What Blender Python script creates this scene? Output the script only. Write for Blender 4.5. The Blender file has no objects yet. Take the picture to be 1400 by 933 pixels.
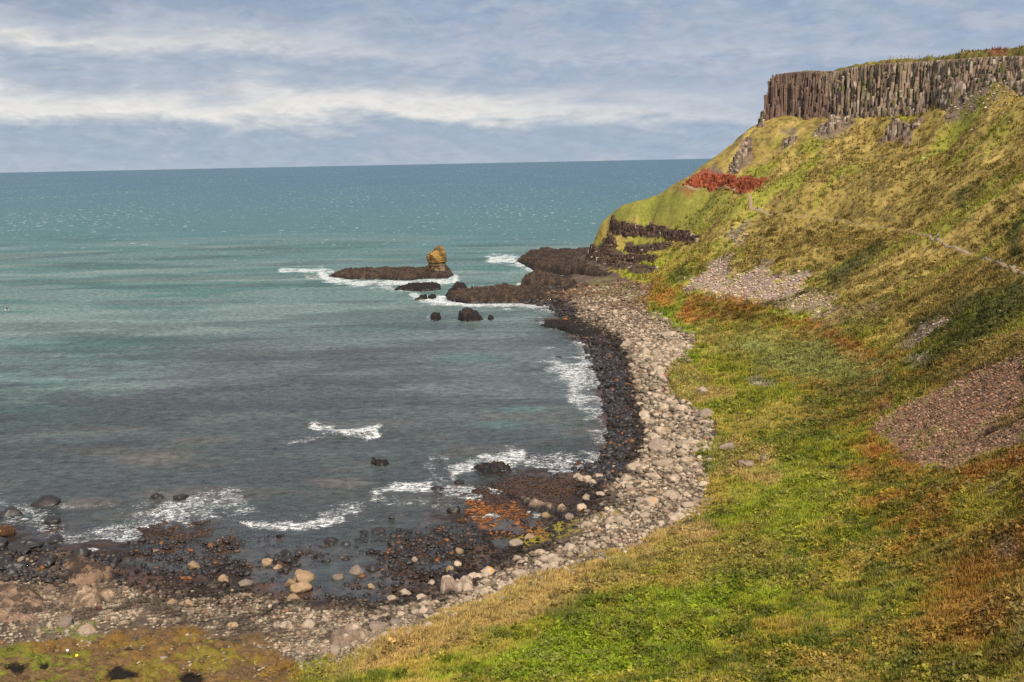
import bpy, bmesh, math, random
import numpy as np
from mathutils import Vector, Matrix
rng = np.random.default_rng(7); random.seed(7)
C = bpy.context.scene.collection
# ------------------------------------------------------------------ camera model
F = 1501.0; CH = 60.0; ROLL = math.atan(0.0198); PITCH = math.atan(244.3/F)
fw = np.array([0, math.cos(PITCH), -math.sin(PITCH)]); LR = np.array([1., 0, 0]); LU = np.array([0, math.sin(PITCH), math.cos(PITCH)])
cX = math.cos(ROLL)*LR - math.sin(ROLL)*LU; cY = math.sin(ROLL)*LR + math.cos(ROLL)*LU
CAM = np.array([0, 0, CH])
def W(u, v, z=None, D=None):
    d = fw + cX*(u-700)/F - cY*(v-466.5)/F
    t = (z-CH)/d[2] if D is None else D/math.hypot(d[0], d[1])
    return CAM + d*t
def proj(x, y, z):
    dx, dy, dz = x, y, z-CH
    k = dx*fw[0]+dy*fw[1]+dz*fw[2]
    return 700+F*(dx*cX[0]+dy*cX[1]+dz*cX[2])/k, 466.5-F*(dx*cY[0]+dy*cY[1]+dz*cY[2])/k
# ------------------------------------------------------------------ numpy noise
_T = np.random.default_rng(99).random((256, 256))
def vn(x, y, s=0):
    ix = np.floor(x); iy = np.floor(y); fx = x-ix; fy = y-iy; ix = ix.astype(np.int32); iy = iy.astype(np.int32)
    fx = fx*fx*fx*(fx*(fx*6-15)+10); fy = fy*fy*fy*(fy*(fy*6-15)+10)
    i0 = (ix+s*37) & 255; i1 = (i0+1) & 255; j0 = (iy+s*91) & 255; j1 = (j0+1) & 255
    a = _T[i0, j0]; b = _T[i1, j0]; c = _T[i0, j1]; d = _T[i1, j1]
    return (a+(b-a)*fx)*(1-fy)+(c+(d-c)*fx)*fy
def fbm(x, y, o=4, s=0, g=.5):
    t = 0; a = 1; n = 0; x = np.asarray(x, float); y = np.asarray(y, float)
    for i in range(o):
        ca, sa = math.cos(.6*i+.3), math.sin(.6*i+.3); f = 2.03**i
        t = t + a*vn((x*ca-y*sa)*f+17.3*i, (x*sa+y*ca)*f+9.1*i, s+i); n += a; a *= g
    return t/n
def cell(x, y, s=0):      # block pattern: (distance to the crack, random value per block)
    ix = np.floor(x).astype(np.int32); iy = np.floor(y).astype(np.int32); f1 = np.full(np.shape(x), 9.); f2 = f1.copy(); rid = np.zeros(np.shape(x))
    for a in (-1, 0, 1):
        for b in (-1, 0, 1):
            i = (ix+a+s*37) & 255; j = (iy+b+s*91) & 255; d = np.hypot(ix+a+_T[i, j]*.9-x, iy+b+_T[j, i]*.9-y)
            n = d < f1; f2 = np.where(n, f1, np.minimum(f2, d)); rid = np.where(n, _T[(i*7+3) & 255, j], rid); f1 = np.where(n, d, f1)
    return f2-f1, rid
def ss(a, b, x):
    t = np.clip((x-a)/(b-a), 0, 1); return t*t*(3-2*t)
def seg_d(x, y, pts):
    best = np.full(np.shape(x), 1e9)
    for (ax, ay), (bx, by) in zip(pts[:-1], pts[1:]):
        L = max((bx-ax)**2+(by-ay)**2, 1e-9); t = np.clip(((x-ax)*(bx-ax)+(y-ay)*(by-ay))/L, 0, 1)
        best = np.minimum(best, np.hypot(x-ax-t*(bx-ax), y-ay-t*(by-ay)))
    return best
def sd_poly(x, y, pts):      # signed distance, positive inside
    P = list(pts)+[pts[0]]; d = seg_d(x, y, P); ins = np.zeros(np.shape(x), bool)
    for (ax, ay), (bx, by) in zip(P[:-1], P[1:]):
        if ay == by: continue
        ins ^= ((ay > y) != (by > y)) & (x < (bx-ax)*(y-ay)/(by-ay)+ax)
    return np.where(ins, d, -d)
# ------------------------------------------------------------------ terrain control points: pixel + height, or pixel + distance
CL = [(1050,106,163,614),(1058,101,160,612),(1085,98.5,159,606),(1115,97,158,597),(1141,97.5,157,589),(1150,94,157,583),(1168,91,158,577),(1188,88,152,571),(1210,87,157,563),(1237,85,154,554),(1262,84,151,546),(1282,82,148,539),(1294,82,118,534),(1318,80,114,526),(1345,78,106,517),(1375,77,101,507),(1400,77,101,499),(1440,74,100,484),(1500,70,98,462),(1560,66,96,440)]
Z = """0 330 -8|200 330 -8|400 330 -8|650 325 -8|780 322 -6|0 450 -6|200 450 -6|400 450 -6|600 480 -4|700 460 -3
0 560 -4|200 600 -3|400 600 -3|600 560 -3|750 520 -2|0 640 -2.5|100 670 -1.6|300 650 -1.6|500 640 -2|700 580 -2|780 560 -1.3|785 500 -1.3|750 455 -1.3|700 430 -1.5|600 600 -2|640 420 -2
650 385 -4|520 420 -4|400 390 -5|690 365 -3|0 700 -.8|150 715 -.7|350 690 -1|450 690 -1|550 680 -1|700 615 -1|800 600 -.9|640 640 -.8
60 735 -.1|165 775 0|200 793 0|290 800 0|340 806 0|400 808 -.05|450 820 0|520 826 0|570 806 0|620 788 0|660 765 .1
835 620 0|838 590 0|830 555 0|822 520 0|812 490 0|798 468 0|765 450 0|738 440 0|770 428 0
400 770 -.25|500 780 -.18|560 755 -.12|600 765 .02|450 735 -.5|350 755 -.35|260 765 -.08|200 740 -.3|380 730 -.6|540 800 -.1|480 800 -.15
250 725 .12|300 745 .12|215 712 -.15|320 770 .05|670 700 .25|720 665 .3|650 680 .18|700 735 .12|770 710 .12|600 735 0|560 725 -.12|800 660 .6|760 650 .3|820 640 .5|500 715 -.5
855 650 1.5|845 690 1.4|900 660 2.6|940 650 3.8|900 700 3|850 720 2.1|780 755 1.6|700 785 1.8|620 820 1.8|560 838 2|500 862 2|420 850 1.2|300 850 1|200 840 1|250 820 .5|150 830 1.2|80 830 1.6|30 800 1.3|0 850 2.2|100 780 .9|40 765 .7|-60 790 1|350 830 .6|450 840 .8
875 600 1.7|900 590 2.8|940 600 3.9|866 540 2|892 550 3|920 560 4|852 500 1.8|882 490 3|920 500 4|832 460 1.5|862 460 2.7|910 460 4|800 437 1.1|840 430 2.5|870 425 3.8|780 415 1|760 401 1.3|800 400 2.3|850 402 4
700 406 1|730 398 1.2|860 390 5|885 420 5.2|950 470 5|925 530 5.2|975 590 5.2|965 690 5.3|880 745 5|790 775 4.2|690 808 4|620 838 4|560 862 3.8|480 898 3.2|400 920 2.8
950 430 7|1000 480 7.5|1050 540 8|1000 600 7|1100 620 9|1050 700 8.5|1150 740 10|1000 800 8|850 800 6.5|900 900 8.5|1100 860 11|700 860 5.8|600 900 5.5|520 925 4.5|1100 933 12.5|1200 820 12.5|1250 900 15|720 930 8
1170 560 10.5|1185 620 11|1230 700 13|1270 780 14.5|1330 880 16.5|1100 465 10.5|1050 440 10.5|1000 418 11|930 395 11|893 392 8.5|1150 510 10.5
1300 500 21|1300 600 16|1300 420 26|1200 480 14.5|1200 420 21|1200 370 25.5|1100 380 20|1000 350 22|1000 390 14|950 370 15|1100 340 27|1100 430 13|1300 370 29|1350 400 30
1400 372 35|1400 420 31|1400 500 26|1400 600 21|1400 700 18.5|1400 800 17.5|1400 933 17
1340 350 32|1281 329 30|1220 312 32|1150 300 34|1055 291 36|1030 288 37|1026 270 42|1020 262 45
0 933 3.2|100 900 2.4|200 890 2.2|300 900 2|100 860 1.7|200 933 3.2|300 933 3|400 880 1.6|0 890 2.4|-150 860 2.6|-200 933 3.5|-200 780 .8|-200 700 -1.5|-200 560 -4|-200 400 -7|-200 1100 5|300 1100 7|700 1100 12|1200 1100 19|1600 500 40|1600 700 31|1600 933 26|1600 380 48"""
Dp = """1100 250 500|1200 250 478|1300 250 440|1400 250 350|1400 310 280|1300 290 400|1200 200 530|1300 200 500|1400 200 450|1400 150 490|1100 200 560|1050 210 575|1050 240 545|1150 160 585|1250 160 540|1345 126 503|1400 124 486|1300 138 521|1100 300 482
1044 163 613|1020 177 606|1013 193 603|997 201 598|973 222 590|952 240 582|935 253 572|905 263 582|870 275 592|840 284 600|822 294 606|1080 158 606|1000 240 560|980 262 552
950 320 540|900 350 532|862 345 568|830 340 600|812 335 612|870 320 580|910 310 565|960 285 560|1000 282 520|890 300 582|1000 300 500|900 372 515|1600 250 330|1600 150 470|1600 300 250"""
pts = []
for t in Z.replace('\n', '|').split('|'):
    u, v, z = map(float, t.split()); pts.append(W(u, v, z=z))
for t in Dp.replace('\n', '|').split('|'):
    u, v, d = map(float, t.split()); pts.append(W(u, v, D=d))
for u, v, d in [(1044,163,613),(1013,193,603),(973,222,590),(935,253,572),(905,267,582),(870,281,592),(840,293,600),(822,304,606)]:
    p = W(u, v, D=d+70); pts.append(np.array([p[0]-14, p[1], max(-5, p[2]-60)]))
for x, y, z in [(200,680,88),(240,640,88),(300,600,92),(300,400,85),(200,760,60),(60,760,-8),(0,780,-9),(-200,760,-9),(-320,600,-8),(330,300,80),(250,200,70),(200,100,60),(150,40,50),(60,40,24),(0,40,12),(-60,40,5),(-150,60,4),(320,750,90),(110,720,-5),(30,690,-6)]:
    pts.append(np.array([x, y, z], float))
# headland platform base
for u, v, z in [(815,372,3.5),(850,382,4.5),(800,365,2.5),(770,360,1.5),(740,365,-.5),(760,385,0),(805,388,1.2),(806,352,3.2),(720,352,-1.5),(700,380,-2)]:
    pts.append(W(u, v, z=z))
for u, t, b_, d in CL:
    for e in (-.5, 12, 25): p = W(u, b_, D=d+e); p[2] = W(u, b_, D=d)[2]+e*.15; pts.append(p)
pts = np.array(pts)
X0, Y0, GS = -345., 30., 1.5; NX, NY = 470, 515
gx, gy = np.meshgrid(X0+GS*np.arange(NX), Y0+GS*np.arange(NY), indexing='ij')
n = len(pts); dm = np.hypot(pts[:, None, 0]-pts[None, :, 0], pts[:, None, 1]-pts[None, :, 1])
A = np.zeros((n+3, n+3)); A[:n, :n] = -dm - np.eye(n)*-.35; A[:n, n] = 1; A[:n, n+1:] = pts[:, :2]/300; A[n, :n] = 1; A[n+1:, :n] = pts[:, :2].T/300
wts = np.linalg.solve(A, np.concatenate([pts[:, 2], [0, 0, 0]]))
G = wts[n]+wts[n+1]*gx/300+wts[n+2]*gy/300
for i in range(n): G -= wts[i]*np.hypot(gx-pts[i, 0], gy-pts[i, 1])
def blur(a):
    p = np.pad(a, 1, mode='edge'); a = (p[:-2, 1:-1]+2*p[1:-1, 1:-1]+p[2:, 1:-1])/4
    p = np.pad(a, 1, mode='edge'); return (p[1:-1, :-2]+2*p[1:-1, 1:-1]+p[1:-1, 2:])/4
Gb = blur(blur(blur(G))); dfar = ss(250, 420, np.hypot(gx, gy)); G = G*.0+blur(G)*(1-dfar)+Gb*dfar
def samp(g, x, y):
    fx = np.clip((x-X0)/GS, 0, NX-1.001); fy = np.clip((y-Y0)/GS, 0, NY-1.001)
    ix = fx.astype(int); iy = fy.astype(int); fx = fx-ix; fy = fy-iy
    return (g[ix, iy]*(1-fx)+g[ix+1, iy]*fx)*(1-fy)+(g[ix, iy+1]*(1-fx)+g[ix+1, iy+1]*fx)*fy
# (see CL)
# cliff line (plan): u, top v, base v, distance
SKY = [(1050,106),(1055,105.5),(1067,99.5),(1090,98),(1115,95.5),(1141,95.5),(1150,91.5),(1168,88.5),(1188,84),(1220,81),(1251,78.5),(1291,74.5),(1330,70.5),(1365,66),(1400,62),(1450,58),(1560,50)]
cl_xy = [W(u, b, D=d)[:2] for u, t, b, d in CL]
back = [(cl_xy[0][0]+35, cl_xy[0][1]+70), (cl_xy[0][0]+120, cl_xy[0][1]+160)]
plate = [tuple(p) for p in back[::-1]]+[tuple(p) for p in cl_xy]+[(420, 250), (420, 900)]
skyz = np.interp([c[0] for c in CL], [s[0] for s in SKY], [s[1] for s in SKY])
BC = (-60., 330.)
def height(x, y, detail=True):
    b = samp(G, x, y); D = np.hypot(x, y)
    ang = np.arctan2(y-BC[1], x-BC[0]); r = np.hypot(x-BC[0], y-BC[1])
    slope = ss(9, 20, b)*ss(95, 60, b*0+b*.5)
    rib = fbm(ang*13, r/70, 3, 5)-.5
    b = b+slope*rib*(4.5+6*ss(330, 200, y)*ss(20, 60, x))*ss(0, 30, b-8)*ss(92, 80, b)
    b = b+slope*(fbm(x/9, y/9, 3, 31)-.5)*1.8
    # headland terraces
    sdp = sd_poly(x+(fbm(x/9, y/9, 3, 77)-.5)*6, y+(fbm(x/9, y/9, 3, 78)-.5)*6, plate)
    top = np.interp(proj(x, y, np.full(np.shape(x), 105.))[0], [c[0] for c in CL], [W(c[0], s, D=c[3]+7)[2] for c, s in zip(CL, skyz)])
    top = top+(fbm(x/14, y/14, 3, 12)-.5)*1.5-.3
    f = ss(2.5, 6.5, sdp); b = b*(1-f)+top*f
    if detail:
        land = ss(3.6, 5.0, b)
        b = b+land*((fbm(x/4.5, y/4.5, 3, 2)-.5)*1.5+(fbm(x/1.5, y/1.5, 2, 3)-.5)*.7)*(.55+.45*ss(150, 400, D))
        low = (1-land)*ss(-4, -1, b)
        b = b+low*((fbm(x/3.2, y/3.2, 4, 21)-.5)*1.1+(fbm(x/.9, y/.9, 2, 22)-.5)*.22)*ss(5, .2, b)
        b = b+low*(fbm(x/12, y/12, 2, 25)-.5)*.5
    return b
# ------------------------------------------------------------------ helpers
def tag(o, label=None, cat=None, group=None, kind=None):
    if label: o['label'] = label
    if cat: o['category'] = cat
    if group: o['group'] = group
    if kind: o['kind'] = kind
    return o
def mesh_np(name, V, Fc, col=None, mat=None, smooth=True, attrs=None):
    V = np.ascontiguousarray(V, np.float32); Fc = np.ascontiguousarray(Fc, np.int32)
    me = bpy.data.meshes.new(name); me.vertices.add(len(V)); me.vertices.foreach_set('co', V.ravel())
    k = Fc.shape[1]; me.loops.add(Fc.size); me.loops.foreach_set('vertex_index', Fc.ravel())
    me.polygons.add(len(Fc)); me.polygons.foreach_set('loop_start', np.arange(0, Fc.size, k, dtype=np.int32))
    me.update(calc_edges=True)
    me.polygons.foreach_set('use_smooth', np.full(len(Fc), smooth, bool))
    if col is not None:
        a = me.color_attributes.new('Col', 'FLOAT_COLOR', 'POINT')
        a.data.foreach_set('color', np.concatenate([col, np.ones((len(col), 1))], 1).astype(np.float32).ravel())
    for kk, val in (attrs or {}).items():
        a = me.attributes.new(kk, 'FLOAT', 'POINT'); a.data.foreach_set('value', np.asarray(val, np.float32).ravel())
    if mat: me.materials.append(mat)
    return me
def link(name, me, parent=None):
    o = bpy.data.objects.new(name, me); C.objects.link(o)
    if parent: o.parent = parent
    return o
def empty(name, loc, rz=0):
    o = bpy.data.objects.new(name, None); C.objects.link(o); o.location = loc; o.rotation_euler[2] = rz; return o
def grid_faces(a, b):
    i = np.arange(a*b).reshape(a, b)
    return np.stack([i[:-1, :-1], i[1:, :-1], i[1:, 1:], i[:-1, 1:]], -1).reshape(-1, 4)
# ------------------------------------------------------------------ materials
def newmat(name):
    m = bpy.data.materials.new(name); m.use_nodes = True; nt = m.node_tree; nt.nodes.clear()
    out = nt.nodes.new('ShaderNodeOutputMaterial'); b = nt.nodes.new('ShaderNodeBsdfPrincipled')
    nt.links.new(b.outputs[0], out.inputs[0]); return m, nt, b, out
def nd(nt, t, **k):
    x = nt.nodes.new(t)
    for a, v in k.items(): setattr(x, a, v)
    return x
def noise(nt, scale, detail=3, vec=None, rough=.55, dist=0):
    x = nd(nt, 'ShaderNodeTexNoise'); x.inputs['Scale'].default_value = scale; x.inputs['Detail'].default_value = detail
    x.inputs['Roughness'].default_value = rough; x.inputs['Distortion'].default_value = dist
    if vec is not None: nt.links.new(vec, x.inputs['Vector'])
    return x
def mp(nt, src, a, b, c, d):
    x = nd(nt, 'ShaderNodeMapRange'); nt.links.new(src, x.inputs[0])
    for i, v in enumerate((a, b, c, d)): x.inputs[i+1].default_value = v
    return x.outputs[0]
def mth(nt, op, a, b=None):
    x = nd(nt, 'ShaderNodeMath', operation=op)
    for i, s in enumerate((a, b)):
        if s is None: continue
        if isinstance(s, (int, float)): x.inputs[i].default_value = s
        else: nt.links.new(s, x.inputs[i])
    return x.outputs[0]
def mixc(nt, fac, a, b, mode='MIX'):
    x = nd(nt, 'ShaderNodeMix', data_type='RGBA', blend_type=mode)
    for i, s in ((0, fac), (6, a), (7, b)):
        if isinstance(s, (int, float)): x.inputs[i].default_value = s
        elif isinstance(s, tuple): x.inputs[i].default_value = s+(1,) if len(s) == 3 else s
        else: nt.links.new(s, x.inputs[i])
    return x.outputs[2]
def grey(nt, v):
    x = nd(nt, 'ShaderNodeCombineColor')
    for i in range(3): nt.links.new(v, x.inputs[i])
    return x.outputs[0]
def surf_mat(name, src='attr', lo=.6, hi=1.4, s1=1.5, s2=9, rough=.95, bump=.3, bd=.15, lichen=None, spec=.2, wet=None):
    m, nt, b, out = newmat(name); geo = nd(nt, 'ShaderNodeNewGeometry').outputs['Position']
    if src == 'attr': c = nd(nt, 'ShaderNodeAttribute', attribute_name='Col').outputs['Color']
    elif src == 'obj': c = nd(nt, 'ShaderNodeObjectInfo').outputs['Color']
    else: c = nd(nt, 'ShaderNodeRGB'); c.outputs[0].default_value = src+(1,); c = c.outputs[0]
    n1 = noise(nt, s1, 4, geo); n2 = noise(nt, s2, 3, geo)
    s = mth(nt, 'ADD', mth(nt, 'MULTIPLY', n1.outputs[0], .5), mth(nt, 'MULTIPLY', n2.outputs[0], .5))
    g = mp(nt, s, .3, .7, lo, hi); c = mixc(nt, 1., c, grey(nt, g), 'MULTIPLY')
    if lichen:
        nl = noise(nt, .8, 3, geo); f = mp(nt, nl.outputs[0], .6, .66, 0, lichen[3]); c = mixc(nt, f, c, lichen[:3])
    nt.links.new(c, b.inputs['Base Color']); b.inputs['Roughness'].default_value = rough; b.inputs['Specular IOR Level'].default_value = spec
    if wet:
        z = nd(nt, 'ShaderNodeSeparateXYZ'); nt.links.new(geo, z.inputs[0]); nt.links.new(mp(nt, z.outputs[2], wet, wet+.5, .35, rough), b.inputs['Roughness'])
    bp = nd(nt, 'ShaderNodeBump'); bp.inputs['Strength'].default_value = bump; bp.inputs['Distance'].default_value = bd
    nt.links.new(s, bp.inputs['Height']); nt.links.new(bp.outputs[0], b.inputs['Normal'])
    return m
M = {}
M['ground'] = surf_mat('ground', lo=.55, hi=1.5, s1=.7, s2=3.2, bump=.9, bd=.5, wet=.25)
M['rock'] = surf_mat('rock', lo=.5, hi=1.5, s1=.9, s2=4, bump=.9, bd=.4, spec=.3, wet=.5)
M['cliff'] = surf_mat('cliff_basalt', lo=.6, hi=1.4, s1=.6, s2=2.5, bump=.6, bd=.3)
M['stone'] = surf_mat('stone', lo=.65, hi=1.35, s1=1.5, s2=7, bump=.5, bd=.12)
M['boulder'] = surf_mat('boulder', 'obj', lo=.6, hi=1.35, s1=1.3, s2=6, bump=.6, bd=.15)
M['boulder_lichen'] = surf_mat('boulder_lichen', 'obj', lo=.6, hi=1.35, s1=1.3, s2=6, bump=.6, bd=.15, lichen=(.5, .22, .03, .9))
M['wet'] = surf_mat('wet_boulder', 'obj', lo=.5, hi=1.6, s1=1.3, s2=6, bump=.7, bd=.15, rough=.45, spec=.5)
M['path'] = surf_mat('path', (.26, .20, .13), lo=.75, hi=1.2)
def grass_mat():
    m, nt, b, out = newmat('grass_blade'); c = nd(nt, 'ShaderNodeAttribute', attribute_name='Col').outputs['Color']
    nt.links.new(c, b.inputs['Base Color']); b.inputs['Roughness'].default_value = .9; b.inputs['Specular IOR Level'].default_value = .1
    tr = nd(nt, 'ShaderNodeBsdfTranslucent'); nt.links.new(c, tr.inputs[0]); mx = nd(nt, 'ShaderNodeMixShader'); mx.inputs[0].default_value = .35
    nt.links.new(b.outputs[0], mx.inputs[1]); nt.links.new(tr.outputs[0], mx.inputs[2]); nt.links.new(mx.outputs[0], out.inputs[0]); return m
M['grass'] = grass_mat()
def plain(name, c, r=.8):
    m, nt, b, out = newmat(name); n = noise(nt, 12, 2); cc = mixc(nt, n.outputs[0], tuple(k*.8 for k in c), tuple(min(1, k*1.2) for k in c))
    nt.links.new(cc, b.inputs['Base Color']); b.inputs['Roughness'].default_value = r; return m
# ------------------------------------------------------------------ ground colours
def soft(u, v, poly, w=6, wob=14, s=0, x=None, y=None):
    a = np.array(poly); mg = w+wob+2; m = (u > a[:, 0].min()-mg) & (u < a[:, 0].max()+mg) & (v > a[:, 1].min()-mg) & (v < a[:, 1].max()+mg)
    o = np.zeros(u.shape)
    if m.any():
        xm, ym = x[m], y[m]; k = (fbm(xm/7, ym/7, 3, 200+s)-.5)*wob*2; o[m] = ss(-w, w, sd_poly(u[m], v[m], poly)+k)
    return o
SCREE = [([(930,393),(960,375),(983,350),(998,352),(990,372),(1000,380),(1045,362),(1052,368),(1050,378),(1060,382),(1108,370),(1112,378),(1095,400),(1075,410),(1045,415),(990,405)], (.44,.34,.26), 1.0),
 ([(1060,423),(1110,398),(1142,405),(1140,422),(1110,432)], (.40,.31,.23), .75),
 ([(1110,440),(1150,420),(1230,405),(1225,415),(1160,445),(1125,450)], (.22,.14,.095), .6),
 ([(1232,475),(1262,442),(1305,428),(1300,437),(1262,468),(1240,480)], (.34,.28,.23), .8),
 ([(1240,492),(1270,480),(1255,497),(1242,498)], (.33,.27,.22), .7),
 ([(1000,330),(1003,312),(1025,300),(1030,306),(1015,318),(1008,333)], (.3,.25,.2), .7),
 ([(1195,590),(1203,570),(1270,535),(1330,508),(1400,480),(1400,570),(1350,590),(1330,612),(1300,640),(1262,640),(1225,615)], (.27,.165,.11), .9),
 ([(1290,640),(1330,605),(1400,572),(1400,608),(1330,632),(1300,643)], (.26,.17,.12), .9),
 ([(1028,522),(1040,518),(1052,528),(1045,532)], (.42,.36,.3), .8),
 ([(1335,678),(1362,655),(1372,660),(1345,685)], (.3,.22,.17), .5),
 ([(1360,745),(1385,738),(1390,755),(1370,758)], (.35,.28,.22), .4),
 ([(1385,870),(1400,850),(1400,885),(1388,880)], (.33,.26,.2), .5)]
REDB = [[(934,254),(950,240),(965,231),(985,238),(1000,246),(1003,258),(985,254),(960,251)], [(1005,262),(1008,245),(1022,241),(1048,244),(1040,254),(1025,264)]]
BANDS = [[(830,300),(850,303),(880,308),(915,313),(955,323),(950,332),(925,328),(900,325),(870,324),(840,315)],
 [(825,326),(840,325),(843,332),(828,333)], [(852,330),(885,332),(905,332),(918,334),(905,343),(870,343),(855,340)],
 [(803,333),(840,341),(860,350),(895,352),(893,358),(860,360),(840,352),(806,343)], [(804,345),(830,352),(870,362),(895,365),(892,374),(850,372),(806,356)]]
def lerp(a, b, f): return a*(1-f[..., None])+np.array(b)*f[..., None]
def ground_color(x, y, z):
    u, v = proj(x, y, z); D = np.hypot(x, y); ang = np.arctan2(y-BC[1], x-BC[0]); r = np.hypot(x-BC[0], y-BC[1])
    n1 = fbm(x/22, y/22, 4, 40); n2 = fbm(x/6, y/6, 4, 44); n3 = fbm(x/1.6, y/1.6, 3, 47); st = fbm(ang*26, r/45, 4, 50); st2 = fbm(ang*80, r/22, 3, 53)
    sl = ss(11, 22, z)
    q = .4*n1+.35*n2+.25*n3
    flat = lerp(lerp(np.broadcast_to(np.array([.225, .240, .022]), x.shape+(3,)), (.34, .27, .055), ss(.47, .62, q)), (.085, .115, .018), ss(.48, .40, .4*n2+.6*n3)*.85)
    q2 = .35*st+.3*st2+.35*n2
    slc = lerp(lerp(np.broadcast_to(np.array([.28, .215, .050]), x.shape+(3,)), (.42, .32, .085), ss(.48, .62, q2)), (.24, .26, .030), ss(.51, .62, .5*n1+.5*st)*.85)
    slc = lerp(slc, (.11, .085, .024), ss(.48, .37, .5*q2+.5*n3)*.8)
    c = np.array(flat*(1-sl[..., None])+slc*sl[..., None])
    def P(poly, colr, k=1., w=8, wob=16, s=0, mod=None):
        nonlocal c
        f = soft(u, v, poly, w, wob, s, x, y)*k
        if mod is not None: f = f*mod
        m = f > 0
        c[m] = lerp(c[m], colr, f[m])
    nm = ss(.38, .58, n2); nm3 = ss(.4, .56, .5*n2+.5*n3)
    # vegetation patches
    P([(820,300),(850,282),(905,265),(935,256),(1000,262),(990,285),(950,312),(900,306),(840,300)], (.21,.225,.035), .8, s=1)
    P([(870,405),(890,380),(935,398),(1000,408),(1110,440),(1200,480),(1230,500),(1150,480),(1060,450),(1000,440),(940,445),(900,435)], (.26,.10,.025), .85, 8, 20, 2, nm3*.6+.4)
    P([(950,415),(1040,420),(1100,450),(1060,455),(980,440)], (.085,.08,.015), .6, 10, 16, 3)
    P([(960,440),(1080,450),(1210,490),(1200,560),(1120,540),(1020,500),(950,470)], (.22,.18,.055), .5, 14, 22, 4)
    P([(1000,470),(1120,470),(1215,495),(1210,530),(1130,520),(1050,500)], (.19,.22,.065), .8, 14, 22, 5)
    P([(1150,470),(1250,495),(1300,490),(1210,560),(1170,610),(1080,570),(1100,530),(1180,520)], (.26,.12,.03), .6, 14, 22, 6, nm3)
    P([(1090,540),(1190,520),(1240,510),(1200,560),(1140,600),(1090,580)], (.07,.095,.02), .7, 12, 20, 7, nm*.7+.3)
    P([(1150,600),(1200,590),(1290,650),(1400,610),(1400,680),(1330,690),(1290,650),(1200,660)], (.28,.105,.03), .75, 12, 22, 8, nm3*.7+.3)
    P([(1180,650),(1290,660),(1400,640),(1400,933),(1250,933),(1240,800)], (.29,.13,.03), .7, 25, 40, 9, nm3*.75+.25)
    P([(1300,690),(1400,630),(1400,720),(1330,735)], (.27,.27,.035), .7, 12, 20, 10)
    P([(1000,520),(1150,600),(1170,680),(1050,640),(990,590)], (.24,.23,.05), .5, 18, 30, 11, nm)
    P([(870,760),(960,720),(1100,760),(1150,800),(1000,800)], (.14,.17,.035), .45, 18, 30, 12, nm)
    P([(600,933),(760,860),(900,800),(1080,810),(1000,860),(880,933)], (.20,.30,.018), .8, 20, 36, 13, nm*.6+.4)
    P([(990,620),(1100,640),(1160,700),(1080,740),(980,700)], (.22,.27,.025), .6, 20, 30, 14)
    P([(860,760),(960,700),(975,720),(1080,745),(960,790)], (.30,.23,.06), .55, 14, 24, 15, nm)
    P([(1040,850),(1300,830),(1300,933),(980,933),(1000,890)], (.28,.19,.04), .55, 20, 36, 16, nm3)
    for k, pp in enumerate([[(935,400),(880,440),(905,450),(935,425)], [(880,425),(900,420),(950,455),(925,462)], [(910,475),(960,485),(955,498),(920,492)], [(920,515),(960,520),(990,560),(960,555)], [(950,610),(1000,600),(990,640),(955,640)]]):
        P(pp, (.14,.21,.02), .7, 5, 8, 17+k)
    # dry grass fringe along the beach head
    for k, pp in enumerate([[(910,500),(960,510),(1000,540),(960,560),(920,535)], [(400,925),(560,852),(690,800),(790,765),(860,740),(960,700),(985,735),(860,800),(700,850),(560,900),(500,933),(400,933)], [(960,590),(1060,610),(1060,660),(975,650)]]):
        P(pp, (.38,.27,.105), .75, 8, 14, 30+k, nm*.5+.5)
    # shade in the slope's gullies and hollows, painted into the ground colour
    for k, pp in enumerate([[(1130,380),(1205,325),(1215,340),(1170,375),(1140,395)], [(1300,270),(1340,240),(1345,255),(1315,285)], [(1370,320),(1400,290),(1400,360),(1380,350)], [(1240,440),(1310,410),(1400,385),(1400,410),(1330,440),(1260,470)], [(1230,500),(1330,440),(1400,400),(1400,430),(1340,470),(1260,510)], [(905,385),(935,365),(955,372),(935,385)]]):
        P(pp, (.055,.065,.018), .88, 5, 10, 36+k, nm*.35+.65)
    P([(1060,100),(1400,60),(1400,85),(1060,108)], (.13,.12,.03), .8, 4, 4, 45)
    P([(1350,66),(1385,70),(1380,75),(1355,74)], (.25,.07,.04), .8, 2, 2, 46)
    # stones, shore and tide flats
    hm = sd_poly(u, v, HEAD)+(n2-.5)*24+(n3-.5)*12; low = ss(1.5, -1.5, hm)*ss(14, 10, z)
    rockc = lerp(np.broadcast_to(np.array([.085, .062, .048]), x.shape+(3,)), (.13, .095, .07), ss(.45, .62, .5*n2+.5*n3))
    wetc = lerp(np.broadcast_to(np.array([.030, .020, .016]), x.shape+(3,)), (.07, .042, .028), ss(.42, .6, n2))
    wetc = lerp(wetc, (.17, .125, .105), ss(.05, -.08, z)*ss(.62, .5, n3)*ss(-1.2, -.5, z)); wl = ss(1.0, .35, z+(n2-.5)*.6); sh = rockc*(1-wl[..., None])+wetc*wl[..., None]
    c = c*(1-low[..., None])+sh*low[..., None]
    # mossy shelf, lower left
    P([(-80,905),(60,870),(120,880),(200,868),(260,850),(300,880),(360,870),(400,905),(420,960),(-80,990)], (.17,.095,.022), .95, 8, 20, 60, nm3*.5+.5)
    P([(-80,905),(30,885),(110,890),(150,915),(130,960),(-80,990)], (.12,.15,.018), .8, 8, 24, 61, nm3)
    P([(160,890),(300,880),(380,900),(380,960),(160,960)], (.15,.15,.02), .5, 8, 30, 62, ss(.5,.56,n3*.5+n2*.5))
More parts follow.
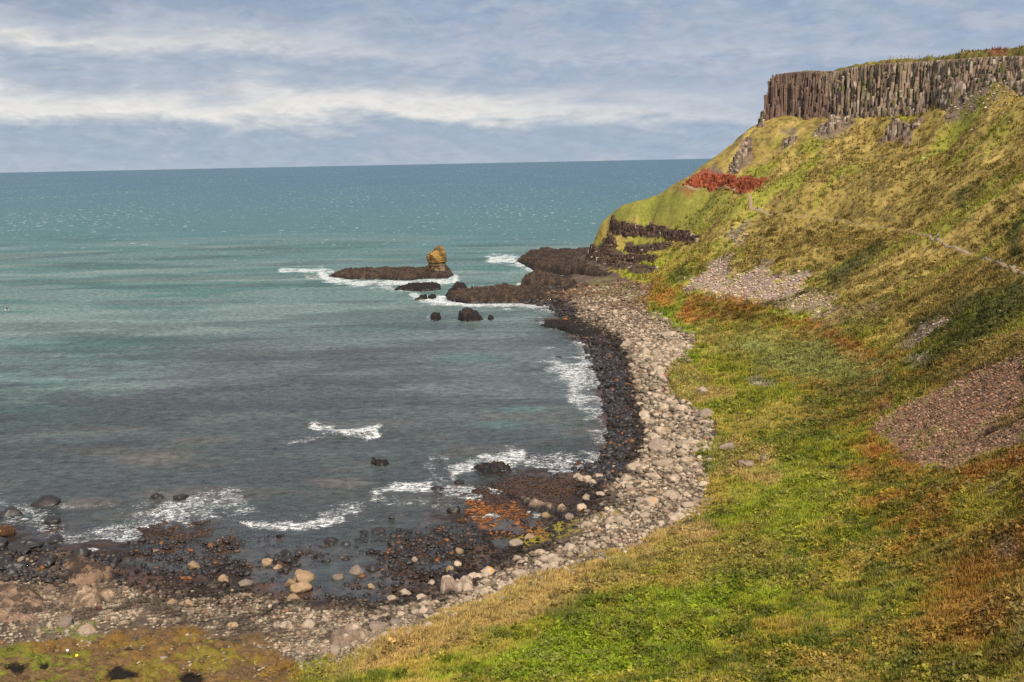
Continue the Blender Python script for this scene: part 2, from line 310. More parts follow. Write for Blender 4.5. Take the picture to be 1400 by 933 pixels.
    for k, (uu, vv, rx, ry) in enumerate([(165,925,22,9),(262,931,20,9),(22,915,14,7),(60,912,9,6),(175,893,7,4)]):
        d = np.hypot((u-uu)/rx, (v-vv)/ry)+(n3-.5)*.7; c = lerp(c, (.014,.010,.008), ss(1.15, .75, d))  # shade inside the moss hollows, painted near-black into the colour
    # tan rock shelf, lower left
    P([(-60,790),(60,790),(150,800),(130,840),(100,850),(0,880),(-60,880)], (.20,.135,.092), .6, 8, 18, 64, ss(.40,.52,n3*.5+n2*.5))
    # weed beds and algae
    P([(175,712),(240,703),(310,700),(330,735),(310,760),(240,790),(185,750)], (.075,.040,.022), .8, 4, 16, 66, ss(.4,.5,n3))
    P([(635,655),(700,648),(790,660),(770,690),(690,735),(640,700)], (.075,.04,.022), .85, 4, 10, 67)
    P([(635,680),(690,690),(720,700),(670,715),(640,700)], (.22,.075,.014), .8, 4, 14, 68, ss(.47,.53,n3))
    P([(660,720),(700,710),(740,720),(745,735),(690,735)], (.22,.08,.014), .85, 4, 12, 69, ss(.44,.5,n3))
    P([(700,738),(745,715),(800,700),(850,690),(840,705),(790,728),(720,745)], (.23,.20,.02), .85, 4, 14, 70, ss(.42,.52,n2))
    P([(480,745),(560,720),(640,725),(650,760),(560,780),(500,765)], (.06,.032,.022), .8, 4, 14, 71)
    for k, pp in enumerate([[(800,392),(840,382),(880,398),(870,412),(830,408)], [(60,862),(150,845),(200,850),(120,880)]]):
        P(pp, (.17,.20,.03), .6, 4, 10, 72+k, ss(.45,.55,n2))
    # screes
    for k, (pp, cc, kk) in enumerate(SCREE): P(pp, tuple(q_*.55 for q_ in cc), kk, 5, 16, 80+k, .35+.65*ss(.40, .52, .5*n2+.5*n3))
    # red laterite and headland rock bands
    for pp in REDB: P(pp, (.26,.07,.034), .97, 1.2, 2.5, 95)
    P([(931,258),(945,256),(950,262),(940,268)], (.24,.06,.035), .6, 2, 3, 96)
    for k, pp in enumerate(BANDS): P(pp, (.055,.038,.028), .95, 1.5, 4, 97+k)
    # crags on the slope
    for k, pp in enumerate([[(1000,236),(1005,215),(1018,195),(1030,198),(1030,215),(1015,232)], [(1110,190),(1135,172),(1165,166),(1163,178),(1130,192)], [(1070,178),(1085,172),(1088,182),(1073,184)], [(1043,165),(1050,160),(1018,180),(1012,196),(1006,200),(1018,176)], [(965,228),(978,222),(985,235),(968,238)], [(1290,170),(1300,130),(1345,120),(1400,105),(1400,122),(1350,140),(1320,162)], [(1210,184),(1250,178),(1240,196),(1218,196)]]):
        P(pp, (.17,.12,.095), .8, 2, 8, 105+k, ss(.42, .54, n3*.5+n2*.5))
    veg = np.clip(1-low, 0, 1)[..., None]; c = c*(1+veg*(1-sl[..., None])*np.array([.17, .12, .22])-veg*sl[..., None]*np.array([.10, .13, -.04]))
    return np.clip(c, .004, 1)
HEAD = [(800,150),(800,340),(860,384),(892,392),(872,408),(885,428),(930,448),(955,468),(930,485),(905,500),(912,515),(915,540),(950,560),(985,575),(975,600),(950,612),(958,640),(968,690),(935,715),(880,742),(800,768),(700,806),(640,828),(600,842),(560,862),(515,878),(490,884),(465,898),(430,902),(395,915),(385,1000),(1800,1300),(1800,-300),(800,-300)]
# ------------------------------------------------------------------ ground sheet
az = np.radians(np.linspace(-36, 39, 1180)); nr = 1120
dd = 48*np.exp(np.linspace(0, math.log(770/48), nr))
AZ, DD = np.meshgrid(az, dd, indexing='ij'); GX = DD*np.sin(AZ); GY = DD*np.cos(AZ)
GZ = height(GX, GY)
Uu, Vv = proj(GX, GY, GZ)
# rock relief where bands, crags and red layer crop out
rel = np.zeros_like(GZ)
for pp in BANDS: rel = np.maximum(rel, ss(-1.5, 2.5, sd_poly(Uu, Vv, pp)+(fbm(GX/5, GY/5, 3, 300)-.5)*6))
rel2 = np.zeros_like(GZ)
for pp in REDB: rel2 = np.maximum(rel2, ss(-1, 2, sd_poly(Uu, Vv, pp)))
GC = ground_color(GX, GY, GZ)
pz = np.zeros_like(GZ)
for (uu, vv, rx, ry) in [(165,925,22,9),(262,931,20,9),(22,915,14,7),(60,912,9,6)]: pz += ss(1.3, .4, np.hypot((Uu-uu)/rx, (Vv-vv)/ry)+(fbm(GX/1.6, GY/1.6, 3, 47)-.5)*.7)*.35
moss = soft(Uu, Vv, [(-80,905),(60,870),(120,880),(200,868),(260,850),(300,880),(360,870),(400,905),(420,960),(-80,990)], 8, 20, 60, GX, GY)
GZ = GZ+rel*(fbm(GX/3, GY/3, 3, 301)-.45)*4.5+rel2*(fbm(GX/4, GY/4, 3, 302)-.5)*3-pz+moss*(np.abs(fbm(GX/1.9, GY/1.9, 3, 303)-.5))*2.1
ground = link('ground', mesh_np('ground', np.stack([GX, GY, GZ], -1).reshape(-1, 3), grid_faces(*GX.shape)[:, ::-1], GC.reshape(-1, 3), M['ground']))
tag(ground, kind='structure')
# ------------------------------------------------------------------ sea
FOAM = [([(384,369),(415,370),(455,372)],2.5,1),([(440,373),(447,382),(480,386),(560,388),(622,382)],4.5,1.1),([(420,379),(470,385)],3,.8),([(500,391),(545,396),(600,396)],2.2,.8),([(562,402),(592,412),(640,416),(700,417),(750,417)],3.5,1.1),([(600,408),(615,404)],4,1),([(640,391),(670,384),(700,380)],3,.55),([(640,398),(680,392),(700,388)],2.5,.6),([(672,354),(705,356),(728,366),(738,373)],4.5,1.1),([(700,372),(720,366)],4,.6),([(708,388),(722,391)],2,1),([(770,392),(800,388)],3,.9),
 ([(690,436),(735,440)],3,.6),([(700,417),(780,430),(765,436)],3.5,.8),([(742,440),(790,458),(810,470)],5,.8),([(812,465),(803,490),(790,505)],12,.98),([(760,500),(795,520),(785,540),(825,560)],14,.9),([(825,560),(836,590),(822,600)],9,.9),([(838,605),(830,630),(800,640)],7,.8),
 ([(385,605),(415,602),(440,598)],2.5,.7),([(430,584),(440,590),(480,592),(515,588)],5,1.1),([(437,581),(450,590)],4,.8),([(590,628),(612,627)],3,.8),([(620,648),(650,632),(705,627)],8,1.05),([(600,660),(640,645)],8,.7),([(515,675),(545,668),(580,667)],7,1),([(580,675),(625,665)],10,.6),([(590,640),(600,690),(632,700)],7,.65),([(700,640),(780,628)],6,.45),
 ([(110,745),(170,732),(205,718),(250,705)],12,1.0),([(100,738),(140,745)],6,.8),([(190,712),(250,695),(330,690)],11,.86),([(260,682),(310,672)],5,.6),([(330,715),(380,722),(430,718),(465,712)],4,1.05),([(300,700),(340,712)],6,.7),([(0,690),(40,700),(60,720)],11,.75),([(60,720),(110,745)],10,.8),([(150,690),(170,700)],4,.6),([(0,735),(60,742)],8,.45),([(90,700),(120,690)],5,.5),([(560,715),(630,700)],7,.5),([(480,700),(540,690)],7,.35),([(380,735),(390,720)],3,.4),([(585,436),(600,437)],2,.7),([(658,436),(685,436)],2,.6),([(505,636),(530,640)],3,.5),([(790,425),(812,432)],3,.7),([(0,672),(20,678)],5,.3)]
sa = np.radians(np.linspace(-40, 40, 1100)); vr = np.concatenate([np.linspace(1, 940, 1150)])
dist = CH/np.tan(np.arctan(np.maximum(vr-.0, .9)/F*1.0+.0004)); dist = np.concatenate([[250000.], dist])
SA, SD = np.meshgrid(sa, dist, indexing='ij'); SX = SD*np.sin(SA); SY = SD*np.cos(SA)
inr = (SD < 760)
hb = np.where(inr, height(SX, SY), -9.)
su, sv = proj(SX, SY, np.zeros_like(SX))
foam = np.zeros_like(SX)
k1 = (fbm(SX/5, SY/5, 3, 400)-.5)
for pl, w_, st_ in FOAM:
    foam = np.maximum(foam, st_*1.03*ss(3.4, -.3, (seg_d(su, sv, pl)+k1*w_*3.2)/w_))
shore = ss(-1.6, -.1, hb)*ss(.15, -.1, hb)*(.35+.6*ss(.45, .6, fbm(SX/14, SY/14, 2, 402)))
expo = np.clip(ss(730, 700, sv)+ss(330, 160, su)*ss(790, 760, sv)*.4, 0, 1)
foam = np.maximum(foam, shore*expo)
calm = 1-ss(735, 755, sv)*ss(160, 220, su)*.85-ss(690, 720, sv)*ss(640, 680, su)*.85
sw = (fbm(SX/60+3, SY/16, 3, 410)-.5)*1.1*ss(900, 500, SD)*ss(150, 260, SD)+(fbm(SX/7, SY/2.8, 3, 411)-.5)*.5*ss(1400, 700, SD)
wv = sw*ss(.2, -2, hb)*calm
wv += .5*ss(7, 0, seg_d(su, sv, [(425,594),(470,593),(515,590),(600,572),(700,555)]))*ss(720, 500, su)
# rippled deep water brighter/greener bands, brown kelp in the bay
n1 = fbm(SX/70+5, SY/28, 4, 420); n2 = fbm(SX/16, SY/9, 4, 421)
nL = fbm(SX/110+9, SY/45, 4, 425)
deep = lerp(lerp(np.broadcast_to(np.array([.042, .105, .158]), SX.shape+(3,)), (.052, .130, .142), ss(240, 300, sv)), (.092, .142, .130), ss(300, 400, sv))
deep = lerp(deep, (.042, .112, .098), ss(.52, .62, n1)*ss(300, 350, sv)*.8); deep = lerp(deep, (.15, .20, .185), ss(.50, .66, nL)*ss(300, 360, sv)*.6)
bay = ss(385, 500, sv+(n1-.5)*90)*ss(150, 420, su+ (sv-400)*.9)
deep = lerp(deep, (.075, .088, .092), bay*.85); deep = lerp(deep, (.058, .072, .066), ss(500, 620, sv+(n1-.5)*60)*.8)
deep = lerp(deep, (.045, .048, .055), ss(.54, .44, n2)*ss(420, 520, sv)*.45); deep = lerp(deep, (.11, .075, .060), ss(.58, .70, n2)*ss(520, 600, sv)*.28)
for uu, vv, rx, ry in [(210,628,60,10),(250,680,60,12),(470,662,40,8),(120,690,40,8)]:
    deep = lerp(deep, (.20,.155,.125), ss(1.3, .3, np.hypot((su-uu)/rx, (sv-vv)/ry)+(n2-.5)*1.2)*.38)
for uu, vv, rx, ry in [(680,580,40,6),(640,490,60,8),(720,560,50,7)]:
    deep = lerp(deep, (.06,.14,.12), ss(1.2, .3, np.hypot((su-uu)/rx, (sv-vv)/ry)+(n2-.5)*1.2)*.4)
opac = 1-np.exp(-np.maximum(-hb, .02)*1.7)
M['sea'], nt, b, out = newmat('sea')
def build_sea(nt, b, out):
    geo = nd(nt, 'ShaderNodeNewGeometry').outputs['Position']
    c = nd(nt, 'ShaderNodeAttribute', attribute_name='Col').outputs['Color']
    fa = nd(nt, 'ShaderNodeAttribute', attribute_name='foam').outputs['Fac']; oa = nd(nt, 'ShaderNodeAttribute', attribute_name='opac').outputs['Fac']
    ca = nd(nt, 'ShaderNodeAttribute', attribute_name='calm').outputs['Fac']
    mpg = nd(nt, 'ShaderNodeMapping'); mpg.inputs['Scale'].default_value = (.75, 1.1, 1); nt.links.new(geo, mpg.inputs[0])
    f1 = noise(nt, .9, 6, mpg.outputs[0], .7, .6); f2 = noise(nt, 3.5, 3, mpg.outputs[0], .6)
    rg = mth(nt, 'SUBTRACT', 1., mth(nt, 'MULTIPLY', mth(nt, 'ABSOLUTE', mth(nt, 'SUBTRACT', noise(nt, 1.3, 3, mpg.outputs[0], .6, 1.2).outputs[0], .5)), 5.))
    fn = mth(nt, 'ADD', mth(nt, 'ADD', mth(nt, 'MULTIPLY', f1.outputs[0], .55), mth(nt, 'MULTIPLY', f2.outputs[0], .27)), mth(nt, 'MULTIPLY', rg, .15))
    th = mp(nt, fa, 0, 1, .72, .445)
    ff = mp(nt, mth(nt, 'SUBTRACT', fn, th), 0, .13, 0, 1)
    # whitecaps out at sea
    m2 = nd(nt, 'ShaderNodeMapping'); m2.inputs['Scale'].default_value = (.13, .05, 1); nt.links.new(geo, m2.inputs[0])
    wc = noise(nt, 1, 4, m2.outputs[0], .7); m3 = nd(nt, 'ShaderNodeMapping'); m3.inputs['Scale'].default_value = (.004, .0012, 1); nt.links.new(geo, m3.inputs[0]); wg = noise(nt, 1, 2, m3.outputs[0])
    sep = nd(nt, 'ShaderNodeSeparateXYZ'); nt.links.new(geo, sep.inputs[0])
    far = mp(nt, sep.outputs[1], 600, 1300, 0, .65)
    wcf = mth(nt, 'MULTIPLY', mp(nt, mth(nt, 'ADD', wc.outputs[0], mth(nt, 'MULTIPLY', wg.outputs[0], .14)), .690, .735, 0, 1), far)
    ff = mth(nt, 'MAXIMUM', ff, wcf)
    vr_ = noise(nt, .5, 6, mpg.outputs[0], .75)
    m4 = nd(nt, 'ShaderNodeMapping'); m4.inputs['Scale'].default_value = (.022, .10, 1); nt.links.new(geo, m4.inputs[0]); vl = noise(nt, 1, 5, m4.outputs[0], .62, .4)
    cc = mixc(nt, 1., c, grey(nt, mp(nt, vr_.outputs[0], .3, .7, .30, 1.70)), 'MULTIPLY'); cc = mixc(nt, 1., cc, grey(nt, mp(nt, vl.outputs[0], .32, .68, .88, 1.12)), 'MULTIPLY')
    col = mixc(nt, ff, cc, (.82, .84, .84)); 
    w1 = noise(nt, .42, 5, mpg.outputs[0], .65); w2 = noise(nt, 2.2, 3, mpg.outputs[0], .6)
    hh = mth(nt, 'ADD', mth(nt, 'MULTIPLY', w1.outputs[0], 1.), mth(nt, 'MULTIPLY', w2.outputs[0], .22))
    bp = nd(nt, 'ShaderNodeBump'); bp.inputs['Distance'].default_value = 1.2; nt.links.new(mth(nt, 'MULTIPLY', ca, .75), bp.inputs['Strength'])
    nt.links.new(hh, bp.inputs['Height'])
    fr = nd(nt, 'ShaderNodeFresnel'); fr.inputs[0].default_value = 1.33; nt.links.new(bp.outputs[0], fr.inputs['Normal'])
    df = nd(nt, 'ShaderNodeBsdfDiffuse'); nt.links.new(col, df.inputs[0]); nt.links.new(bp.outputs[0], df.inputs['Normal'])
    g0 = nd(nt, 'ShaderNodeBsdfGlossy'); g0.inputs['Roughness'].default_value = .22; nt.links.new(bp.outputs[0], g0.inputs['Normal'])
    m0 = nd(nt, 'ShaderNodeMixShader'); nt.links.new(mth(nt, 'MULTIPLY', mth(nt, 'MINIMUM', fr.outputs[0], .27), mth(nt, 'SUBTRACT', 1., mth(nt, 'MULTIPLY', ff, .9))), m0.inputs[0]); nt.links.new(df.outputs[0], m0.inputs[1]); nt.links.new(g0.outputs[0], m0.inputs[2])
    # clear shallow water: the bed shows, the surface still mirrors the sky
    tr = nd(nt, 'ShaderNodeBsdfTransparent'); tr.inputs[0].default_value = (.80, .80, .78, 1)
    gl = nd(nt, 'ShaderNodeBsdfGlossy'); gl.inputs['Roughness'].default_value = .10; nt.links.new(bp.outputs[0], gl.inputs['Normal'])
    m1 = nd(nt, 'ShaderNodeMixShader'); nt.links.new(mth(nt, 'MINIMUM', mth(nt, 'MULTIPLY', fr.outputs[0], 1.3), .6), m1.inputs[0]); nt.links.new(tr.outputs[0], m1.inputs[1]); nt.links.new(gl.outputs[0], m1.inputs[2])
    mx = nd(nt, 'ShaderNodeMixShader'); nt.links.new(mth(nt, 'MAXIMUM', oa, ff), mx.inputs[0]); nt.links.new(m1.outputs[0], mx.inputs[1]); nt.links.new(m0.outputs[0], mx.inputs[2])
    nt.links.new(mx.outputs[0], out.inputs[0]); nt.nodes.remove(b)
build_sea(nt, b, out)
keep = np.ones(SX.shape, bool)
sea = link('sea', mesh_np('sea', np.stack([SX, SY, wv], -1).reshape(-1, 3), grid_faces(*SX.shape)[:, ::-1], np.clip(deep.reshape(-1, 3)*((1.12+.16*ss(300, 380, sv)-.28*ss(540, 640, sv))*(1-.30*ss(.54, .64, fbm(SX/80+31, SY/22, 4, 431))*ss(310, 350, sv))).reshape(-1, 1), 0, 1), M['sea'], attrs={'foam': foam, 'opac': opac, 'calm': np.clip(calm, .12, 1)}))
tag(sea, kind='structure')
# ------------------------------------------------------------------ rocks standing in the sea: lumpy masses raised from their own outlines
def rock_mass(name, poly, prof, col, zb=-.8, step=.55, edge=2.2, rough=1., seed=0, mat=None, parent=None, wetz=.9, zfoot=0., terr=1.2, bs=2.4):
    P = [tuple(W(u, v, z=zfoot)[:2]) for u, v in poly]; a = np.array(P)
    lo = a.min(0)-2; hi = a.max(0)+2
    x, y = np.meshgrid(np.arange(lo[0], hi[0], step), np.arange(lo[1], hi[1], step), indexing='ij')
    d = sd_poly(x+(fbm(x/2.5, y/2.5, 3, seed+500)-.5)*2.2, y+(fbm(x/2.5, y/2.5, 3, seed+501)-.5)*2.2, P)
    u, v = proj(x, y, np.full(x.shape, zfoot))
    top = np.interp(u, [p[0] for p in prof], [p[1] for p in prof])
    t = ss(0, edge, d)
    t = t**.6; h = zb+(top*(.82+.36*fbm(x/6, y/6, 3, seed+502))-zb)*t
    hq = np.floor(h/terr+fbm(x/2, y/2, 2, seed+503)*.9)*terr
    wx = x+(fbm(x/1.5, y/1.5, 2, seed+510)-.5)*1.2*bs; wy = y+(fbm(x/1.5, y/1.5, 2, seed+511)-.5)*1.2*bs
    ck, rid = cell(wx/bs*.8, wy/bs, seed+512); ck2, rid2 = cell(wx/bs*2.1, wy/bs*2.3, seed+513)
    h = np.where(t > .05, h*.6+hq*.4, h)+t*((rid-.5)*.75*terr+(rid2-.5)*.3*terr-ss(.16, .0, ck)*.7*terr-ss(.14, 0, ck2)*.25*terr)+t*((fbm(x/2.6, y/2.6, 4, seed+504)-.5)*.9+(fbm(x/.9, y/.9, 2, seed+507)-.5)*.5)*rough
    n2_ = fbm(x/3, y/3, 3, seed+505); n3_ = fbm(x/.9, y/.9, 2, seed+506)
    c = lerp(np.broadcast_to(np.array(col[0]), x.shape+(3,)), col[1], ss(.42, .6, .5*n2_+.5*n3_))
    c = lerp(c, (.018, .014, .013), ss(wetz+.5, wetz-.1, h+(n2_-.5)*1.2))
    idx = -np.ones(x.shape, int); m = d > -step*1.5; m2 = m.copy()
    f = grid_faces(*x.shape); mk = m.ravel(); f = f[mk[f].all(1)]
    used = np.unique(f); re = -np.ones(x.size, int); re[used] = np.arange(len(used))
    V = np.stack([x, y, h], -1).reshape(-1, 3)[used]; ctr = np.array([V[:, 0].mean(), V[:, 1].mean(), 0.])
    o = link(name, mesh_np(name, V-ctr, re[f], c.reshape(-1, 3)[used], mat or M['rock']), parent)
    if parent is None: o.location = ctr
    else: o.location = ctr-np.array(parent.location)
    return o
BR = ((.028, .020, .016), (.072, .047, .031)); BK = ((.018, .015, .013), (.042, .03, .024))
sp = W(602, 374, z=2.)
stack = empty('sea_stack', (sp[0], sp[1], 0)); tag(stack, 'lone blocky yellowish rock pillar standing on a long dark shelf in the sea', 'sea stack')
rock_mass('rock_shelf', [(448,378),(470,372),(520,371),(580,371),(612,368),(622,377),(612,382),(580,381),(560,384),(520,382),(480,382)], [(448,.6),(465,1.9),(520,2.4),(575,2.6),(600,4.0),(615,2.5),(622,.8)], BR, seed=1, parent=stack, edge=1.8)
def blob_rock(sub=4, seed=0, amp=.3, f=1.2, cuts=9):
    bm = bmesh.new(); bmesh.ops.create_icosphere(bm, subdivisions=sub, radius=1); V = np.array([v.co[:] for v in bm.verts]); Fc = np.array([[v.index for v in q.verts] for q in bm.faces]); bm.free()
    r = np.random.default_rng(seed)
    for i in range(cuts):
        nrm = r.normal(size=3); nrm /= np.linalg.norm(nrm); k = r.uniform(.55, .85); s_ = V@nrm; V = V-np.outer(np.maximum(s_-k, 0), nrm)*.9
    nz = fbm(V[:, 0]*f*2+V[:, 2]*1.7+seed, V[:, 1]*f*2-V[:, 2]*1.3, 3, seed)-.5
    V = V*(1+amp*nz[:, None]*2); return V, Fc
def pillar():
    # three stacked blocks: narrow undercut foot, wide body, small knob to the right; grown as one lathe-like column with cuts
    ns, nh = 64, 70; th = np.linspace(0, 2*math.pi, ns, endpoint=False); zz = np.linspace(0, 1, nh)
    T, Zz = np.meshgrid(th, zz, indexing='ij'); H = 14.6
    rad = np.interp(zz, [0,.06,.18,.30,.38,.42,.60,.74,.77,.84,.88,.95,1.0], [4.6,4.0,3.9,4.1,4.1,4.9,5.2,4.9,4.2,2.9,2.7,2.3,.05])
    offx = np.interp(zz, [0,.7,.85,1], [0,-.2,1.1,1.3])
    R = rad[None, :]*(1+(fbm(np.cos(T)*2.2+Zz*3+5, np.sin(T)*2.2+Zz*4, 4, 900)-.5)*.34)
    sq = 1/np.maximum(np.abs(np.cos(T-.5)), np.abs(np.sin(T-.5))); R = R*(.45+.55*np.minimum(sq, 1.25))
    R = R-.45*ss(.10, .0, np.abs((Zz*5+fbm(T, Zz*2, 2, 7)*.6) % 1-.5))*(Zz < .97)
    V = np.stack([R*np.cos(T)*.92+offx[None, :], R*np.sin(T)*.85, Zz*H+(fbm(np.cos(T)*3, np.sin(T)*3, 2, 12)-.5)*1.6*(Zz > .8)], -1)
    i = np.arange(ns*nh).reshape(ns, nh); j = np.roll(i, -1, 0)
    f = np.stack([i[:, :-1], j[:, :-1], j[:, 1:], i[:, 1:]], -1).reshape(-1, 4)
    nn = fbm(np.cos(T)*3+Zz*6, np.sin(T)*3+Zz*5, 4, 33)
    c = lerp(np.broadcast_to(np.array([.12, .075, .035]), V.shape), (.27, .165, .045), ss(.36, .56, nn)*ss(.28, .45, Zz))
    c = lerp(c, (.27, .19, .12), ss(.42, .6, nn)*ss(.4, .25, Zz))
    return V.reshape(-1, 3), f, c.reshape(-1, 3)
V, f_, c_ = pillar(); o = link('pillar', mesh_np('pillar', V, f_, c_, M['rock']), stack); o.location = (W(598,374,z=2)[0]-sp[0], 0, 2.2); o.rotation_euler[2] = .2
SK = [('skerry', [(537,396),(560,390),(600,391),(603,396),(580,398)], [(537,.3),(560,1.4),(600,1.8)], BK, 'long flat black skerry in white surf just below the stack shelf', 'skerry'),
 ('rock_spit', [(604,404),(625,398),(660,399),(700,396),(715,396),(740,392),(755,398),(750,412),(700,415),(640,415),(612,411)], [(604,.5),(620,1.5),(660,2.3),(690,3.4),(705,1.6),(735,3.2),(755,1.6)], BR, 'long brown rocky spit with a foam edge running out from the stony beach', 'rock'),
 ('skerry', [(566,410),(578,406),(584,408),(582,410)], [(566,.6),(582,1.5)], BK, 'tiny black skerry at the foamy left tip of the rocky spit', 'skerry'),
 ('skerry', [(584,407),(592,404),(596,406),(592,409)], [(584,1.2),(596,1.8)], BK, 'small black rock between the tiny skerry and the rocky spit', 'skerry'),
 ('skerry', [(612,399),(622,393),(638,394),(642,399),(625,402)], [(612,1.),(625,3.),(642,1.5)], BK, 'black rock lump rising behind the left end of the rocky spit', 'skerry'),
 ('sea_rock', [(588,438),(590,434),(600,434),(603,438),(596,440)], [(588,2.2),(603,2.2)], BK, 'small square black rock alone in the calm bay', 'rock'),
 ('sea_rock', [(626,438),(632,431),(648,432),(661,437),(655,441),(635,441)], [(626,3.2),(640,3.6),(652,2.6),(661,1)], BK, 'broad black rock with a jagged top right of the square rock in the bay', 'rock'),
 ('sea_rock', [(664,437),(670,434),(677,437),(670,439)], [(664,.8),(670,1.4),(677,.6)], BK, 'low black rock right beside the broad jagged rock in the bay', 'rock'),
 ('rock_platform', [(705,358),(722,350),(745,348),(790,350),(830,352),(900,375),(870,393),(820,388),(790,380),(735,372)], [(705,1.),(715,2.6),(740,4.6),(765,4.0),(800,5.4),(850,5.2),(900,5)], ((.026,.018,.015),(.062,.040,.028)), 'large dark brown rock platform spreading seaward below the headland', 'rock platform'),
 ('rock_platform', [(709,392),(715,382),(735,378),(770,384),(790,388),(785,393),(750,393),(725,393)], [(709,1.5),(735,4.2),(760,3.2),(790,2)], BR, 'humped brown rock block in front of the large headland platform', 'rock platform'),
 ('sea_rock', [(504,634),(512,629),(535,634),(530,639),(515,638)], [(504,.5),(515,1.),(535,.5)], BK, 'low broken black rock awash alone in the inner bay', 'rock'),
 ('reef', [(645,640),(665,634),(690,637),(710,645),(690,650),(655,650)], [(645,.35),(680,.7),(710,.4)], ((.045,.026,.016),(.09,.045,.022)), 'brown weedy reef breaking the surf off the seaweed ledge', 'reef'),
 ('rock_ledge', [(735,445),(760,440),(800,450),(830,458),(810,466),(775,455)], [(735,.6),(770,1.5),(830,1.8)], BK, 'black ledge of wet rock reaching into the bay from the stony beach', 'rock'),
 ]
for i, (nm_, poly, prof, colr, lab, cat) in enumerate(SK):
    o = rock_mass(nm_, poly, prof, colr, seed=20+i*7, edge=.8 if len(poly) < 7 else 2., step=.4 if i not in (8,) else .55, zb=-1.0, wetz=.7 if colr is not BK else 3); tag(o, lab, cat)
# tan and dark rock shelves on the near shore
SH = [([(60,806),(75,780),(80,768),(120,765),(160,775),(166,793),(130,800),(90,808)], [(60,1.3),(110,2.0),(166,1.6)], ((.05,.034,.026),(.20,.13,.085)), 'flat topped dark rock ledge with a squared end beside the foamy inlet'),
 ([(-40,865),(-40,800),(30,800),(70,820),(75,845),(30,868)], [(-40,2.3),(40,2.3),(75,1.4)], ((.07,.048,.034),(.24,.16,.11)), 'broad tan weathered rock shelf at the left edge of the shore'),
 ([(80,832),(100,815),(145,806),(165,812),(145,830),(110,838)], [(80,1.6),(130,2.5),(165,1.9)], ((.13,.09,.06),(.34,.24,.16)), 'tan rock shelf right behind the stony shingle and dark ledge'),
 ([(138,836),(150,822),(172,822),(175,832),(155,838)], [(138,1.3),(175,2.0)], ((.12,.08,.06),(.27,.19,.13)), 'small tan rock hump between the shelf and the shingle'),
 ([(360,858),(380,845),(400,850),(418,862),(395,872),(370,868)], [(360,1.8),(418,2.2)], ((.18,.13,.1),(.38,.3,.23)), 'low pale rock hump among the shingle above the dark pools'),
 ([(440,905),(450,880),(470,868),(495,872),(510,880),(500,895),(470,908)], [(440,2.8),(510,3.4)], ((.2,.14,.1),(.40,.31,.23)), 'pale cracked rock outcrop at the tip of the grassy bank'),
 ([(590,800),(612,793),(650,800),(640,812),(605,812)], [(590,2.4),(650,2.9)], ((.22,.16,.12),(.44,.35,.27)), 'pale rock outcrop crusted with lichen below the grassy bank'),
 ([(95,895),(110,885),(130,882),(136,892),(118,900)], [(95,2.6),(136,3.2)], ((.16,.12,.1),(.34,.26,.2)), 'grey ribbed rock outcrop surrounded by green moss'),
 ([(695,677),(690,668),(720,676),(760,690),(790,696),(785,704),(750,698),(712,688)], [(690,1.1),(750,1.3),(790,1.5)], ((.13,.09,.06),(.34,.25,.18)), 'tan ridge of broken rock crossing the seaweed ledge')]
for i, (poly, prof, colr, lab) in enumerate(SH):
    tag(rock_mass('rock_shelf', poly, prof, colr, seed=200+i*9, edge=1.5, step=.3, zb=-.3, terr=.75, rough=.6, wetz=1.0, zfoot=1.0, bs=.85), lab, 'rock shelf')
